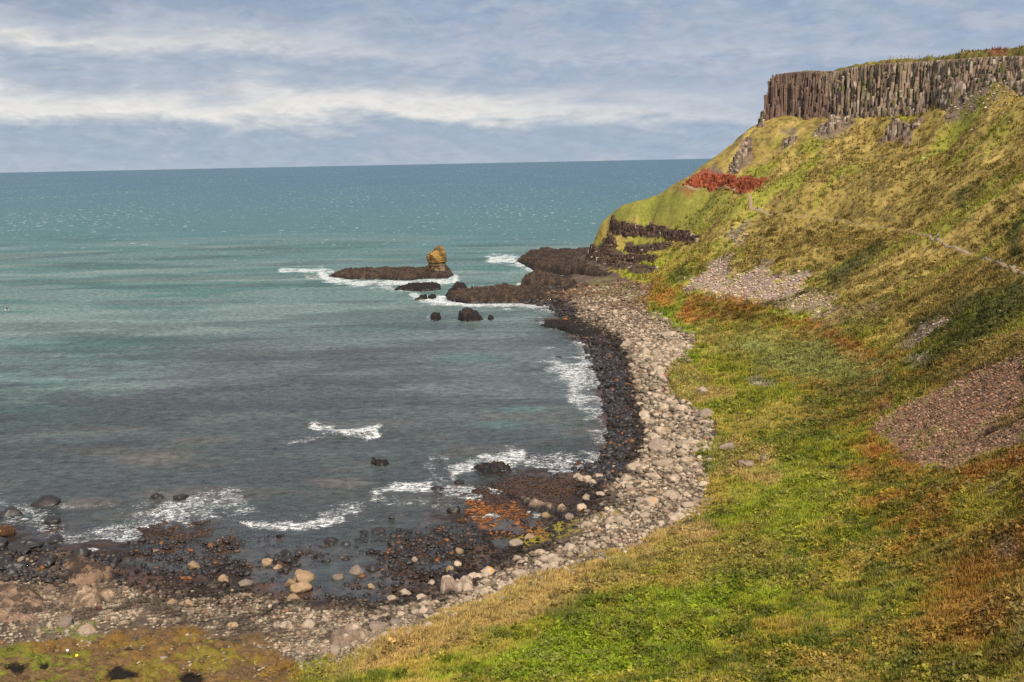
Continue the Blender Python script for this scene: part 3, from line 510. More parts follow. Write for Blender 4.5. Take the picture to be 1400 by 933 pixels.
# ------------------------------------------------------------------ basalt cliff: columns
def columns(lines, seed, name, tiers, rel=False, base_c=(.20, .145, .11), palep=.17):
    r = np.random.default_rng(seed); Vs = []; Fs = []; Cs = []; nb = 0
    L = np.array([(p[0], p[1], zt, zb_) for (p, zt, zb_) in lines]); seg = np.hypot(*np.diff(L[:, :2], axis=0).T); S = np.concatenate([[0], np.cumsum(seg)])
    for off, frac, jit, w, skip in tiers:
        s = 0
        while s < S[-1]:
            ww = w*r.uniform(.7, 1.4); s += ww*.86
            q = [np.interp(s, S, L[:, k]) for k in range(4)]; e = 2.
            t = np.array([np.interp(s+e, S, L[:, 0])-np.interp(s-e, S, L[:, 0]), np.interp(s+e, S, L[:, 1])-np.interp(s-e, S, L[:, 1])]); t /= np.linalg.norm(t)+1e-9
            nn = np.array([t[1], -t[0]]);  nn = nn if nn@np.array([-1, -.8]) > 0 else -nn
            if r.random() < skip: continue
            butt = (fbm(np.array([s/14]), np.array([off*.1]), 3, seed)[0]-.5)*4.
            p = np.array(q[:2])+nn*(off+butt+r.uniform(-.5, .5)*jit); gz = height(np.array([p[0]]), np.array([p[1]]), False)[0]
            ztop = q[3]+(q[2]-q[3])*(frac if frac >= .99 else frac*(.6+.8*fbm(np.array([s/7+seed]), np.array([off]), 3, seed+3)[0]))-abs(r.normal())*jit*(1 if frac < .99 else .35)
            zb_ = min(gz, q[3])-4
            ztop = ztop if rel else min(ztop, q[2])
            if off > -1.5 and not rel: ztop = min(ztop, gz+(q[2]-q[3])*frac*1.25+.4)
            if rel: ztop = gz+(q[2]-q[3])*frac*(.5+fbm(np.array([s/(3 if palep else 9)+seed]), np.array([off*.2]), 3, seed+3)[0])-abs(r.normal())*(.4 if palep else .15)
            nlev = max(3, int((ztop-zb_)/2.6)); zz = np.sort(np.concatenate([[zb_, ztop], r.uniform(zb_+1, max(ztop-.6, zb_+1.2), nlev-2)])); ph = r.uniform(0, 1); k = 6
            base = []; col = []; b0 = r.uniform(.62, 1.25)*(.75+.5*fbm(np.array([s/9]), np.array([off*.3+4]), 2, seed+5)[0])
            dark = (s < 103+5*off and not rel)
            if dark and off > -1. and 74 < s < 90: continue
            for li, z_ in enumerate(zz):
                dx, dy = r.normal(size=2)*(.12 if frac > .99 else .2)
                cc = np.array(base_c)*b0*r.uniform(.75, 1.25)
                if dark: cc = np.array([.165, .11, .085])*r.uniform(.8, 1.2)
                elif r.random() < palep: cc = np.array([.46, .38, .30])*r.uniform(.7, 1.1)
                elif r.random() < .10*(palep > .1): cc = np.array([.12, .13, .04])
                for z2 in ((z_, z_+.12) if 0 < li < nlev-1 else (z_,)):
                    sc = ww*.76*r.uniform(.86, 1.1)
                    base += [(p[0]+dx+sc*math.cos(ph+a*math.pi/3), p[1]+dy+sc*math.sin(ph+a*math.pi/3), z2) for a in range(k)]; col += [cc]*k
            nl2 = len(base)//k; base.append((p[0], p[1], ztop+.15)); V = np.array(base)
            col.append(np.array([.2, .2, .05]) if r.random() < .22 and not rel else np.array([.42, .34, .26])*r.uniform(.6, 1.1) if r.random() < palep*3 and not dark else col[-1]); col = np.array(col)
            f = []
            for l in range(nl2-1):
                for a in range(k): f.append((l*k+a, l*k+(a+1) % k, (l+1)*k+(a+1) % k)); f.append((l*k+a, (l+1)*k+(a+1) % k, (l+1)*k+a))
            for a in range(k): f.append(((nl2-1)*k+a, (nl2-1)*k+(a+1) % k, nl2*k))
            Vs.append(V); Fs.append(np.array(f)+nb); Cs.append(col); nb += len(V)
    o = link(name, mesh_np(name, np.concatenate(Vs), np.concatenate(Fs), np.concatenate(Cs), M['cliff'], smooth=False)); return tag(o, kind='structure')
cl = [(W(u, b_, D=d)[:2], W(u, t, D=d)[2], W(u, b_, D=d)[2]) for u, t, b_, d in CL]
cl = [(cl[0][0]+np.array([26, 60]), cl[0][1], cl[0][2]-6), (cl[0][0]+np.array([8, 22]), cl[0][1], cl[0][2]-3)]+cl
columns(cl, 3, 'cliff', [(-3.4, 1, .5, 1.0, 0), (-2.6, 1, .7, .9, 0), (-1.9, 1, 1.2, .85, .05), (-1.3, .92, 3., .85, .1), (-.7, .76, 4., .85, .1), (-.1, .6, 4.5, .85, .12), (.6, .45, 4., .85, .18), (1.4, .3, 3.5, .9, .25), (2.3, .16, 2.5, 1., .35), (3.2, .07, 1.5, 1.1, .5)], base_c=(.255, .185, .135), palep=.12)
def crag(name, px, seed, h=5, tiers=None):
    ln = [(W(u, v, D=d)[:2], h_, 0.) for u, v, d, h_ in px]
    o = columns(ln, seed, name, tiers or [(-1.4, .8, 1, 1.1, .2), (-.5, 1, 1, 1., .2), (.4, .9, 1, 1., .3), (1.3, .6, 1, 1.1, .4), (2.4, .4, 1, 1.2, .5)], rel=True); return o
crag('crag', [(1112,190,567,2),(1135,183,566,6),(1165,174,568,4)], 11)
crag('crag', [(1208,190,533,3),(1222,196,528,7),(1240,188,530,3)], 12)
crag('crag', [(1244,186,527,2),(1256,184,524,3)], 13)
crag('crag', [(1284,160,528,7),(1298,163,520,10),(1312,150,522,8)], 14)
crag('crag', [(1315,160,515,3),(1330,150,515,5),(1352,142,512,5),(1362,132,512,2)], 15)
crag('crag', [(1325,135,520,2),(1345,120,517,4),(1380,115,508,4),(1405,112,500,3)], 16)
crag('crag', [(1088,157,606,4),(1097,158,604,12),(1112,158,600,13),(1120,158,598,6)], 17)
crag('crag', [(1002,236,560,2),(1010,222,572,6),(1022,202,585,6)], 18)
crag('crag', [(1070,182,575,1.5),(1086,182,570,2.5)], 19)
crag('crag', [(1036,172,604,1.5),(1044,166,604,8)], 20)
# ------------------------------------------------------------------ stones
SV = [blob_rock(1, 40+i, .25, 1.1, 6) for i in range(8)]
def poly_points(poly, n, seed, z=3.):
    r = np.random.default_rng(seed); a = np.array(poly, float); lo = a.min(0); hi = a.max(0); U = []; 
    while sum(len(q) for q in U) < n:
        q = lo+(hi-lo)*r.random((n*2, 2)); m = sd_poly(q[:, 0], q[:, 1], poly)+(vn(q[:, 0]/9, q[:, 1]/9, seed)-.5)*18+(vn(q[:, 0]/3, q[:, 1]/3, seed+1)-.5)*8 > 0; U.append(q[m])
    return np.concatenate(U)[:n]
HG = height(gx, gy, False)
def px_ground(U):           # march pixel rays to the real ground
    U = np.asarray(U, float); d = fw[None]+cX[None]*((U[:, :1]-700)/F)-cY[None]*((U[:, 1:2]-466.5)/F)
    hd = np.hypot(d[:, 0], d[:, 1]); D = np.full(len(U), 70.); done = np.zeros(len(U), bool); 
    st_ = 1.006
    for i in range(420):
        x, y, z = d[:, 0]/hd*D, d[:, 1]/hd*D, CH+d[:, 2]/hd*D
        h = samp(HG, x, y); done |= (h >= z) | (D > 760); D = np.where(done, D, D*st_)
        if done.all(): break
    D2 = D/st_; x, y = d[:, 0]/hd*D2, d[:, 1]/hd*D2
    D = (D+D2)/2; x, y = d[:, 0]/hd*D, d[:, 1]/hd*D; return x, y, height(x, y), D
def stones(name, U, spx, colf, seed, mat='stone', flat=(.45, .75), sink=.25, label=None, cat=None):
    r = np.random.default_rng(seed); x, y, z, D = px_ground(U); n_ = len(x)
    s = spx*D/F/2; V = []; Fc = []; Cc = []; nb = 0; var = r.integers(0, 8, n_); yaw = r.uniform(0, 6.28, n_); ax = r.uniform(.75, 1.3, n_); fl = r.uniform(flat[0], flat[1], n_)
    cols = colf(x, y, z, r, n_)
    for k in range(8):
        m = np.where(var == k)[0]
        if not len(m): continue
        b_, f = SV[k]; co, si = np.cos(yaw[m])[:, None], np.sin(yaw[m])[:, None]
        bx = b_[None, :, 0]*(s*ax)[m][:, None]; by = b_[None, :, 1]*(s/ax)[m][:, None]; bz = b_[None, :, 2]*(s*fl)[m][:, None]
        tx = r.normal(size=(len(m), 1))*.18
        V.append(np.stack([bx*co-by*si+x[m][:, None], bx*si+by*co+y[m][:, None], bz+bx*tx+(z+s*fl*(1-2*sink)*.8)[m][:, None]], -1).reshape(-1, 3))
        Fc.append((f[None]+(np.arange(len(m))*len(b_))[:, None, None]).reshape(-1, 3)+nb); nb += len(m)*len(b_)
        Cc.append(np.repeat(cols[m], len(b_), 0))
    o = link(name, mesh_np(name, np.concatenate(V), np.concatenate(Fc), np.concatenate(Cc), M[mat])); return o
BLACK = [(730,438),(775,440),(845,455),(862,490),(866,530),(878,560),(884,600),(872,628),(862,650),(800,660),(780,640),(835,610),(830,560),(815,510),(800,470)]
def shore_cols(x, y, z, r, n_):
    pale = np.array([.40, .325, .235])[None]*r.uniform(.3, 1.15, (n_, 1)); tan = np.array([.24, .175, .12])[None]*r.uniform(.6, 1.3, (n_, 1)); t = (r.random(n_) < .38)[:, None]
    c = np.where(t, tan, pale); red = (r.random(n_) < .015)[:, None]; c = np.where(red, np.array([[.26, .12, .07]]), c); fb = ss(425, 395, proj(x, y, z)[1]+(fbm(x/15, y/15, 2, 66)-.5)*50)[:, None]; c = c*(1-fb)+c*np.array([[.62, .50, .44]])*fb
    dk = np.array([.026, .020, .018])[None]*r.uniform(.5, 1.8, (n_, 1)); uu_, vv_ = proj(x, y, z); bk = ss(-7, 5, sd_poly(uu_, vv_, BLACK)+r.normal(size=n_)*4); sh_ = ss(600, 520, uu_)*.62; w = ss(1.6, .75, sh_+z+r.normal(size=n_)*.22+(fbm(x/9, y/9, 2, 610)-.5)*1.2)[:, None]; w = np.maximum(w, bk[:, None]); w = np.maximum(w, (ss(.50, .60, fbm(x/4, y/4, 3, 640))*ss(620, 540, uu_)*.75)[:, None])
    c = c*(1-.12*ss(640, 560, uu_))[:, None]
    return c*(1-w)+dk*w
BEACH_FAR = [(735,397),(800,385),(850,385),(890,392),(880,425),(950,460),(935,490),(900,500),(850,500),(815,470),(770,440),(760,425)]
BEACH_MID = [(812,470),(900,455),(950,462),(945,480),(915,520),(925,550),(970,575),(975,600),(962,640),(940,650),(850,640),(830,600),(838,560),(822,510)]
BEACH_NEAR = [(830,630),(960,630),(975,690),(880,745),(790,775),(690,810),(640,815),(640,790),(700,765),(790,735),(810,700),(780,665)]
BEACH_LOW = [(640,790),(700,785),(690,812),(620,840),(560,866),(500,890),(480,885),(500,850),(560,820),(600,800)]
SHINGLE = [(180,795),(300,800),(350,812),(430,830),(520,830),(570,815),(560,850),(490,880),(430,900),(380,890),(300,870),(240,850),(150,850),(80,850),(160,830)]
R_ = np.random.default_rng(5)
U = np.concatenate([poly_points(BEACH_FAR, 6500, 1), poly_points(BEACH_MID, 4600, 2), poly_points(BEACH_NEAR, 3300, 3), poly_points(BEACH_LOW, 900, 4), poly_points(SHINGLE, 5200, 6), poly_points([(0,790),(170,780),(180,860),(120,885),(0,885)], 900, 7), poly_points([(170,850),(300,840),(420,870),(420,925),(180,920)], 420, 8), poly_points([(380,880),(480,870),(520,880),(470,905),(400,920)], 500, 9), poly_points([(560,770),(640,735),(790,690),(820,670),(830,720),(700,770),(640,800),(560,805)], 1300, 10), poly_points([(0,760),(170,760),(340,730),(640,730),(640,800),(330,810),(0,800)], 900, 11)])
spx = np.where(U[:, 1] < 470, R_.gamma(4, .7, len(U))+1.0, R_.gamma(2.6, 1.7, len(U))+2.0); shg = (U[:, 0] < 560) & (U[:, 1] > 780); spx[shg] = R_.gamma(7, .55, shg.sum())+2.2
lowt = (U[:, 0] < 835) & (U[:, 1] < 800) & (U[:, 1] > 665) & (U[:, 0] < 1.6*(1330-U[:, 1])-60); spx[-2200:] = R_.gamma(3, 1.1, 2200)+1.5; spx = np.clip(spx, 1.5, 12)
tag(stones('shore_stones', U, spx, shore_cols, 21), kind='stuff', label='pale and brown stones covering the beach', cat='stones')
# black wet stones along the waterline
WETL = [[(742,436),(765,440),(800,450),(840,470),(850,500),(862,560),(868,610),(852,640),(820,640),(838,590),(828,540),(815,500),(800,470),(760,448)], [(780,640),(850,625),(860,650),(820,665),(790,655)], [(335,755),(470,745),(600,730),(620,790),(520,830),(400,815)], [(480,735),(640,715),(660,740),(600,800),(500,760)], [(165,740),(330,740),(340,790),(220,800)], [(0,760),(60,750),(160,760),(170,800),(60,800),(0,800)], [(705,402),(790,425),(780,434),(740,416)]]
U = np.concatenate([poly_points(p, n_, 30+i) for i, (p, n_) in enumerate(zip(WETL, (2600, 420, 520, 800, 620, 520, 300)))])
spx = np.clip(R_.gamma(2.6, 2.0, len(U))+1.8, 1.8, 12.5)*np.where(U[:, 1] < 480, .7, 1)
def wet_cols(x, y, z, r, n_):
    c = np.array([.022, .018, .017])[None]*r.uniform(.4, 2., (n_, 1)); o_ = (r.random(n_) < .05)[:, None]; return np.where(o_, np.array([[.16, .06, .015]]), c)
M['wetstone'] = surf_mat('wet_stone', lo=.5, hi=1.5, s1=1.5, s2=7, bump=.5, bd=.12, rough=.5, spec=.4)
tag(stones('wet_stones', U, spx, wet_cols, 22, 'wetstone'), kind='stuff', label='black wet stones along the waterline', cat='stones')
# seaweed clumps
WEED = [([(635,655),(700,646),(790,660),(770,690),(700,700),(640,690)], 1900, (.035,.020,.013)), ([(635,682),(690,690),(722,702),(670,716),(636,702)], 800, (.20,.072,.014)), ([(660,720),(700,708),(742,718),(748,735),(690,737)], 750, (.20,.075,.014)), ([(600,722),(660,735),(640,760),(560,775),(520,745)], 800, (.045,.024,.016)), ([(220,706),(290,700),(318,725),(330,755),(280,775),(240,760)], 1100, (.055,.030,.017)), ([(290,702),(325,700),(335,715),(300,720)], 250, (.055,.03,.017)), ([(175,722),(225,716),(235,745),(190,745)], 260, (.03,.02,.016)), ([(680,700),(760,712),(740,730),(700,735)], 260, (.04,.024,.015))]
U = []; cc_ = []
for i, (p, n_, c) in enumerate(WEED): U.append(poly_points(p, n_, 60+i)); cc_.append(np.tile(c, (n_, 1)))
U = np.concatenate(U); cc_ = np.concatenate(cc_)
def weed_cols(x, y, z, r, n_): return cc_*r.uniform(.4, 1.7, (n_, 1))
tag(stones('seaweed', U, np.clip(R_.gamma(5, .8, len(U))+1.5, 2, 8), weed_cols, 23, 'wetstone', flat=(.12, .28), sink=.3), kind='stuff', label='brown and orange seaweed draped over the tidal ledges', cat='seaweed')
# moss cushions on the lower left shelf
U = poly_points([(-20,905),(60,880),(120,884),(200,872),(260,856),(300,882),(360,876),(400,905),(410,945),(-20,950)], 4200, 150)
U = U[np.min([np.hypot((U[:, 0]-a)/b, (U[:, 1]-c)/d) for a, c, b, d in ((165,925,22,9),(262,931,20,9),(22,915,14,7),(60,912,9,6))], axis=0) > .85]
def moss_cols(x, y, z, r, n_): return ground_color(x, y, z)*r.uniform(.55, 1.45, (n_, 1))
tag(stones('moss', U, np.clip(R_.gamma(3, 1.5, len(U))+2, 2.5, 11), moss_cols, 27, 'ground', flat=(.25, .5), sink=.3), kind='stuff', label='orange and green moss cushions on the shore shelf', cat='moss')
# scree
U = []; cc_ = []; sp_ = []
dens = [1900, 480, 420, 330, 100, 130, 4300, 1500, 40, 40, 12, 10]
for i, ((p, c, k), n_) in enumerate(zip(SCREE, dens)):
    U.append(poly_points(p, n_, 80+i)); cc_.append(np.tile(c, (n_, 1))); sp_.append(np.clip(R_.gamma(5, .45, n_)+1.0+(.3 if i == 6 else 0), 1.2, 7))
U.append(poly_points([(1090,380),(1400,330),(1400,900),(1200,650),(1000,640)], 130, 99)); cc_.append(np.tile((.42, .32, .24), (130, 1))); sp_.append(R_.uniform(1.5, 4, 130))
U.append(poly_points([(1290,112),(1400,100),(1400,125),(1310,165),(1290,150)], 260, 98)); cc_.append(np.tile((.42, .36, .3), (260, 1))); sp_.append(R_.uniform(1.5, 4.2, 260))
U.append(poly_points([(1060,170),(1400,150),(1400,260),(1040,230)], 60, 97)); cc_.append(np.tile((.4, .33, .27), (60, 1))); sp_.append(R_.uniform(1.5, 3.6, 60))
U = np.concatenate(U); cc_ = np.concatenate(cc_); sp_ = np.concatenate(sp_); kr = (R_.random(len(U)) < .25)[:, None]; cc_ = np.where(kr, cc_*np.array([[.9, .68, .57]]), cc_)
def scree_cols(x, y, z, r, n_): return cc_*r.uniform(.45, 1.45, (n_, 1))
tag(stones('scree_stones', U, sp_, scree_cols, 24, flat=(.4, .7)), kind='stuff', label='grey and brown scree stones on the slope', cat='scree')
def face(name, px, seed, h, colr, wd=1.3, tiers=None, pale=.03):
    P = np.array(px, float); q = np.arange(P[0, 0], P[-1, 0]+.1, 3.); vv = np.interp(q, P[:, 0], P[:, 1]); hh = np.interp(q, P[:, 0], P[:, 2]); x, y, z, D = px_ground(np.stack([q, vv], 1))
    for _ in range(6):
        for a in (x, y): a[1:-1] = (a[:-2]+2*a[1:-1]+a[2:])/4
    return columns([((x[i], y[i]), hh[i]*h, 0.) for i in range(len(q))], seed, name, tiers or [(-.9, .62, 1, wd, 0), (-.1, .5, 1, wd, .15), (.7, .3, 1, wd, .4)], rel=True, base_c=colr, palep=pale)
DKB = (.085, .055, .042)
face('rock_outcrop', [(830,311,.4),(842,316,1),(870,320,1.2),(900,321,1.2),(925,325,1.3),(940,330,1.),(955,331,.5)], 60, 4.6, DKB)
face('rock_outcrop', [(824,333,.5),(834,334,1),(843,334,.5)], 61, 2.2, DKB)
face('rock_outcrop', [(852,341,.5),(866,344,1.3),(880,344,1.1),(895,341,1.2),(912,338,.9),(918,336,.4)], 62, 3.4, DKB)
face('rock_outcrop', [(806,342,.6),(820,346,1),(845,353,1.),(862,357,1.3),(880,358,1.2),(898,354,.6)], 63, 3.4, DKB)
face('rock_outcrop', [(806,352,.5),(830,358,.8),(850,364,.8),(875,369,1.),(895,369,.5)], 64, 2.6, DKB)
RED = (.27, .075, .036)
face('red_clay', [(937,251,.2),(946,249,.6),(955,247,1),(968,246,1.4),(982,249,1.2),(994,252,1.),(1003,255,.6)], 65, 2.6, RED, 2.2, [(-1.6, .95, 1, 1.7, 0), (-.8, .85, 1, 1.6, 0), (0, .65, 1, 1.6, .0), (.9, .45, 1, 1.6, .1), (2., .2, 1, 1.6, .2)], 0)
face('red_clay', [(1006,258,.5),(1012,258,1.1),(1024,259,1.2),(1036,254,1.),(1047,246,.5)], 66, 3.2, RED, 2.2, [(-1.6, .95, 1, 1.7, 0), (-.8, .85, 1, 1.6, 0), (0, .65, 1, 1.6, .0), (.9, .45, 1, 1.6, .1), (2., .2, 1, 1.6, .2)], 0)
# ------------------------------------------------------------------ boulders, one by one
BM = []
for i in range(7):
    V, f = blob_rock(3, 70+i, .22, .9, 8); BM.append((V, f))
bmesh_data = {}
def bdata(var, matk):
    if (var, matk) not in bmesh_data:
        V, f = BM[var]; bmesh_data[(var, matk)] = mesh_np('boulder', V, f, mat=M[matk])
    return bmesh_data[(var, matk)]
COLB = {'P': ('boulder', (.36, .285, .21)), 'T': ('boulder', (.27, .185, .11)), 'G': ('boulder', (.22, .17, .135)), 'D': ('wet', (.022, .018, .017)), 'L': ('boulder_lichen', (.36, .28, .21)), 'O': ('boulder_lichen', (.07, .035, .02))}
HAND = [ # u, v(centre), width px, flatness, kind, label
 (962,538,17,.75,'P','round pale boulder standing alone in dry grass near the stony beach'),
 (993,617,24,.8,'G','pointed grey brown boulder alone on the green flat'),
 (1021,636,22,.45,'G','low grey boulder half sunk in grass below the pointed boulder'),
 (1046,630,15,.65,'G','small pinkish boulder in grass right of the half sunk one'),
 (967,568,26,.6,'G','wide tan boulder at the inland tip of the stone beach'),
 (902,594,20,.85,'L','tall pale boulder capped with orange lichen on the stony beach'),
 (902,614,32,.65,'G','large hollowed grey boulder just below the lichen capped one'),
 (937,612,24,.65,'P','cream boulder at the grass edge beside a flat companion'),
 (952,608,21,.55,'P','smooth flat cream boulder lying against the grass edge'),
 (953,618,14,.6,'P','small pale boulder squeezed below the smooth flat cream one'),
 (963,620,14,.6,'P','small pale boulder at the end of the row by the grass'),
 (906,636,30,.5,'P','long pale flat boulder in mid beach above the rounded stones'),
 (921,660,17,.8,'P','rounded pale boulder upper of two in the lower beach'),
 (920,683,14,.9,'P','ball shaped pale boulder lower of two in the lower beach'),
 (938,678,11,.8,'P','small round pale boulder nearest the ball shaped one'),
 (942,692,21,.5,'P','flat pale boulder resting by the dry grass fringe'),
 (890,690,24,.8,'L','grey boulder with orange lichen among pale stones'),
 (868,645,24,.6,'P','large pale boulder where the black stones end'),
 (857,658,18,.7,'P','pale tan boulder just below the large one at the black stones'),
 (803,660,14,.95,'P','upright tan boulder amid black rocks, left of its twin'),
 (811,664,11,.9,'P','small tan boulder amid black rocks, right of its twin'),
 (818,655,16,.6,'P','tan boulder perched behind the two upright twins'),
 (795,698,14,1.,'L','tall boulder with orange crown beside the yellow algae'),
 (779,708,16,.7,'G','brown boulder at the left edge of the yellow algae pool'),
 (738,692,14,.75,'T','golden tan boulder at the end of the broken rock ridge'),
 (746,705,13,.85,'T','orange brown round boulder beside the yellow algae'),
 (730,700,14,.6,'D','black boulder left of the orange brown round one'),
 (724,736,15,.7,'T','orange tan boulder on dark mud below the orange weed'),
 (705,745,20,.65,'G','grey tan boulder left of the mud patch'),
 (628,759,13,1.05,'T','upright golden boulder standing in the dark pool'),
 (626,775,13,.8,'P','pale topped boulder in the pool below the golden one'),
 (614,781,12,.7,'T','small golden boulder left of the pale topped one in the pool'),
 (567,768,10,.9,'G','small dark capped boulder in the middle pool'),
 (780,752,18,.65,'P','pale boulder at the upper edge of the lower stone bank'),
 (760,770,24,.55,'P','broad pale boulder on the lower stone bank'),
 (711,790,26,.6,'P','broad cracked pale boulder below the orange lichen block'),
 (712,768,15,.6,'L','pale block with an orange lichen top in the stone bank'),
 (668,787,19,.7,'L','pale boulder spotted with orange lichen by the mud'),
 (640,805,18,.9,'L','white boulder splashed with orange lichen against the grass bank'),
 (306,797,16,.8,'T','golden boulder at the shingle edge by the shallow pool'),
 (266,776,19,.75,'T','golden topped boulder with a black foot at the weed reef'),
 (336,799,19,.6,'G','smooth grey brown boulder right of the golden shingle one'),
 (365,774,19,.6,'T','tan boulder among black ones in the shallow pool'),
 (380,778,14,.6,'T','small tan boulder leaning on the black pool boulders'),
 (416,792,31,.6,'T','largest golden boulder, flat topped, beside the dark pool'),
 (398,801,22,.7,'T','squarish tan boulder left below the largest golden one'),
 (411,810,29,.6,'T','wide tan brown boulder below the largest golden one'),
 (402,820,20,.65,'T','rounded tan boulder on the shingle below the wide one'),
 (488,785,21,.75,'G','dark grey brown boulder mirrored in the pool'),
 (462,793,16,.8,'G','grey spotted boulder in the pool left of the mirrored one'),
 (508,805,13,.75,'T','small golden boulder in the pool right of the mirrored one'),
 (422,856,19,.8,'P','round tan boulder with a pale top in the shingle'),
 (445,849,12,.8,'P','small round boulder right of the round tan one in the shingle'),
 (236,830,15,.75,'T','left one of two tan boulders on dark shingle'),
 (259,829,15,.75,'T','right one of two tan boulders on dark shingle'),
 (318,857,15,.6,'T','pinkish tan boulder lying on the shingle below the pools'),
 (88,856,26,.65,'G','grey domed boulder among the tan rock shelves'),
 (119,864,28,.5,'L','flat boulder with bright orange lichen near the moss'),
 (222,906,17,.7,'G','pinkish boulder sitting in the brown moss'),
 (458,894,20,.9,'L','pale upright boulder crusted yellow at the grassy tip'),
 (555,815,18,.6,'P','pale double boulder at the pool edge'),
 (536,820,15,.7,'P','pale boulder left of the double one'),
 (515,858,26,.6,'G','broad pinkish boulder half under the bank grass'),
 (541,853,20,.6,'G','pinkish boulder right of the broad one under the bank'),
 (65,694,32,.55,'D','large black brown boulder awash far left of the inlet'),
 (72,718,24,.5,'D','black boulder below the large one in the far left surf'),
 (15,707,28,.6,'D','black boulder cut by the left edge of the surf'),
 (10,733,26,.6,'O','orange patched dark boulder at the left shore'),
 (34,748,42,.4,'D','long low black boulder at the foot of the left shelf'),
 (76,738,26,.45,'D','flat black boulder awash before the dark ledge'),
 (30,718,12,.6,'D','small black boulder between the two left surf boulders'),
 (215,688,18,.7,'D','black boulder in foam, left of the pair over the inlet'),
 (246,689,25,.55,'D','black boulder in foam, right of the pair over the inlet'),
 (453,743,20,.65,'D','black flat topped boulder alone in the shallow bay'),
 (391,758,19,.6,'D','black boulder at the top of the pool cluster'),
 (408,757,14,.6,'D','black boulder right beside the pool cluster top'),
 (395,771,22,.55,'D','wide black boulder inside the pool cluster'),
 (438,763,12,.8,'D','black boulder, left one of the close pair in the pool'),
 (446,768,12,.85,'D','black boulder, right one of the close pair in the pool'),
 (499,730,14,.6,'D','black boulder, left of the touching pair off the weed beds'),
 (517,730,18,.65,'D','black boulder, right of the touching pair off the weed beds'),
 (535,711,12,.85,'D','black ball shaped boulder in the surf off the weed beds'),
 (620,698,18,.7,'D','black boulder in foam against the orange weed ledge'),
 (632,713,13,.55,'O','orange brown weedy boulder beside the weed ledge'),
 (603,640,8,.7,'D','tiny black boulder in the surf beyond the weedy reef'),
 (655,643,16,.5,'D','dark low boulder before the weedy reef'),
 (598,672,18,.6,'D','dark boulder in the swirling surf'),
 (628,664,13,.6,'D','dark boulder right of the swirling surf'),
 (765,496,12,.5,'D','black boulder alone off the foamy cove'),
 (832,618,14,.7,'D','black boulder at the waterline where the cove ends'),
 (790,636,12,.6,'O','orange tinged dark boulder at the start of the black pile'),
]
used = []
def place(us, metas, seed):
    x, y, z, D = px_ground([(q[0], q[1]) for q in us]); r = np.random.default_rng(seed)
    for i, ((u, v, w_, fl, k), (lab, grp)) in enumerate(zip(us, metas)):
        mk, colr = COLB[k]; o = bpy.data.objects.new('boulder', bdata(int(r.integers(0, 7)), mk)); C.objects.link(o)
        s = w_*D[i]/F/2*1.12; s2 = s*fl*.98; b_ = r.uniform(.8, 1.2)
        if k in 'PTG' and z[i] < .1 : pass
        zz_ = max(z[i], -.35 if k in 'DO' else -.2)
        o.location = (x[i], y[i], zz_+s2*.35); o.scale = (s, s*r.uniform(.75, 1.), s2); o.rotation_euler = (r.normal()*.06, r.normal()*.06, r.choice([0, math.pi])+r.normal()*.25)
        o.color = tuple(c*b_ for c in colr)+(1,); tag(o, lab, 'boulder', grp)
place([h[:5] for h in HAND], [(h[5], 'boulders on the shore and flat') for h in HAND], 9)
ZN = [([(340,745),(480,740),(600,725),(620,790),(520,820),(380,800)], 'D', 12, (11, 19), 'black wet boulder standing in the shallow pools before the shingle'), ([(0,735),(60,745),(160,762),(170,795),(60,800),(0,795)], 'D', 20, (13, 26), 'black wet boulder in the jumble at the left end of the shore'), (BEACH_MID, 'P', 52, (11, 17), 'pale grey boulder in the crowded middle stretch of the beach'), (BEACH_NEAR, 'P', 46, (11, 18), 'pale boulder in the crowded near stretch of the beach'), (BEACH_LOW, 'P', 22, (11, 16), 'pale boulder on the narrow stone bank under the grass'),
 ([(845,480),(860,560),(868,610),(850,640),(835,610),(838,570),(825,520),(815,490)], 'D', 42, (10, 16), 'black wet boulder in the black belt along the cove'), ([(785,645),(850,628),(862,650),(825,668)], 'D', 20, (10, 16), 'black wet boulder in the pile where the cove meets the ledge')]
us = []; me_ = []
for i, (p, k, n_, (a_, b_), lab) in enumerate(ZN):
    q = poly_points([(x_, y_) for x_, y_ in p], n_, 140+i)
    for (x_, y_) in q:
        if p is BEACH_MID and x_ < 872+18*(y_ > 530): x_ += 38
        us.append((x_, y_, R_.uniform(a_, b_), R_.uniform(.5, .8), k)); me_.append((lab, lab.replace('boulder', 'boulders')))
place(us, me_, 10)
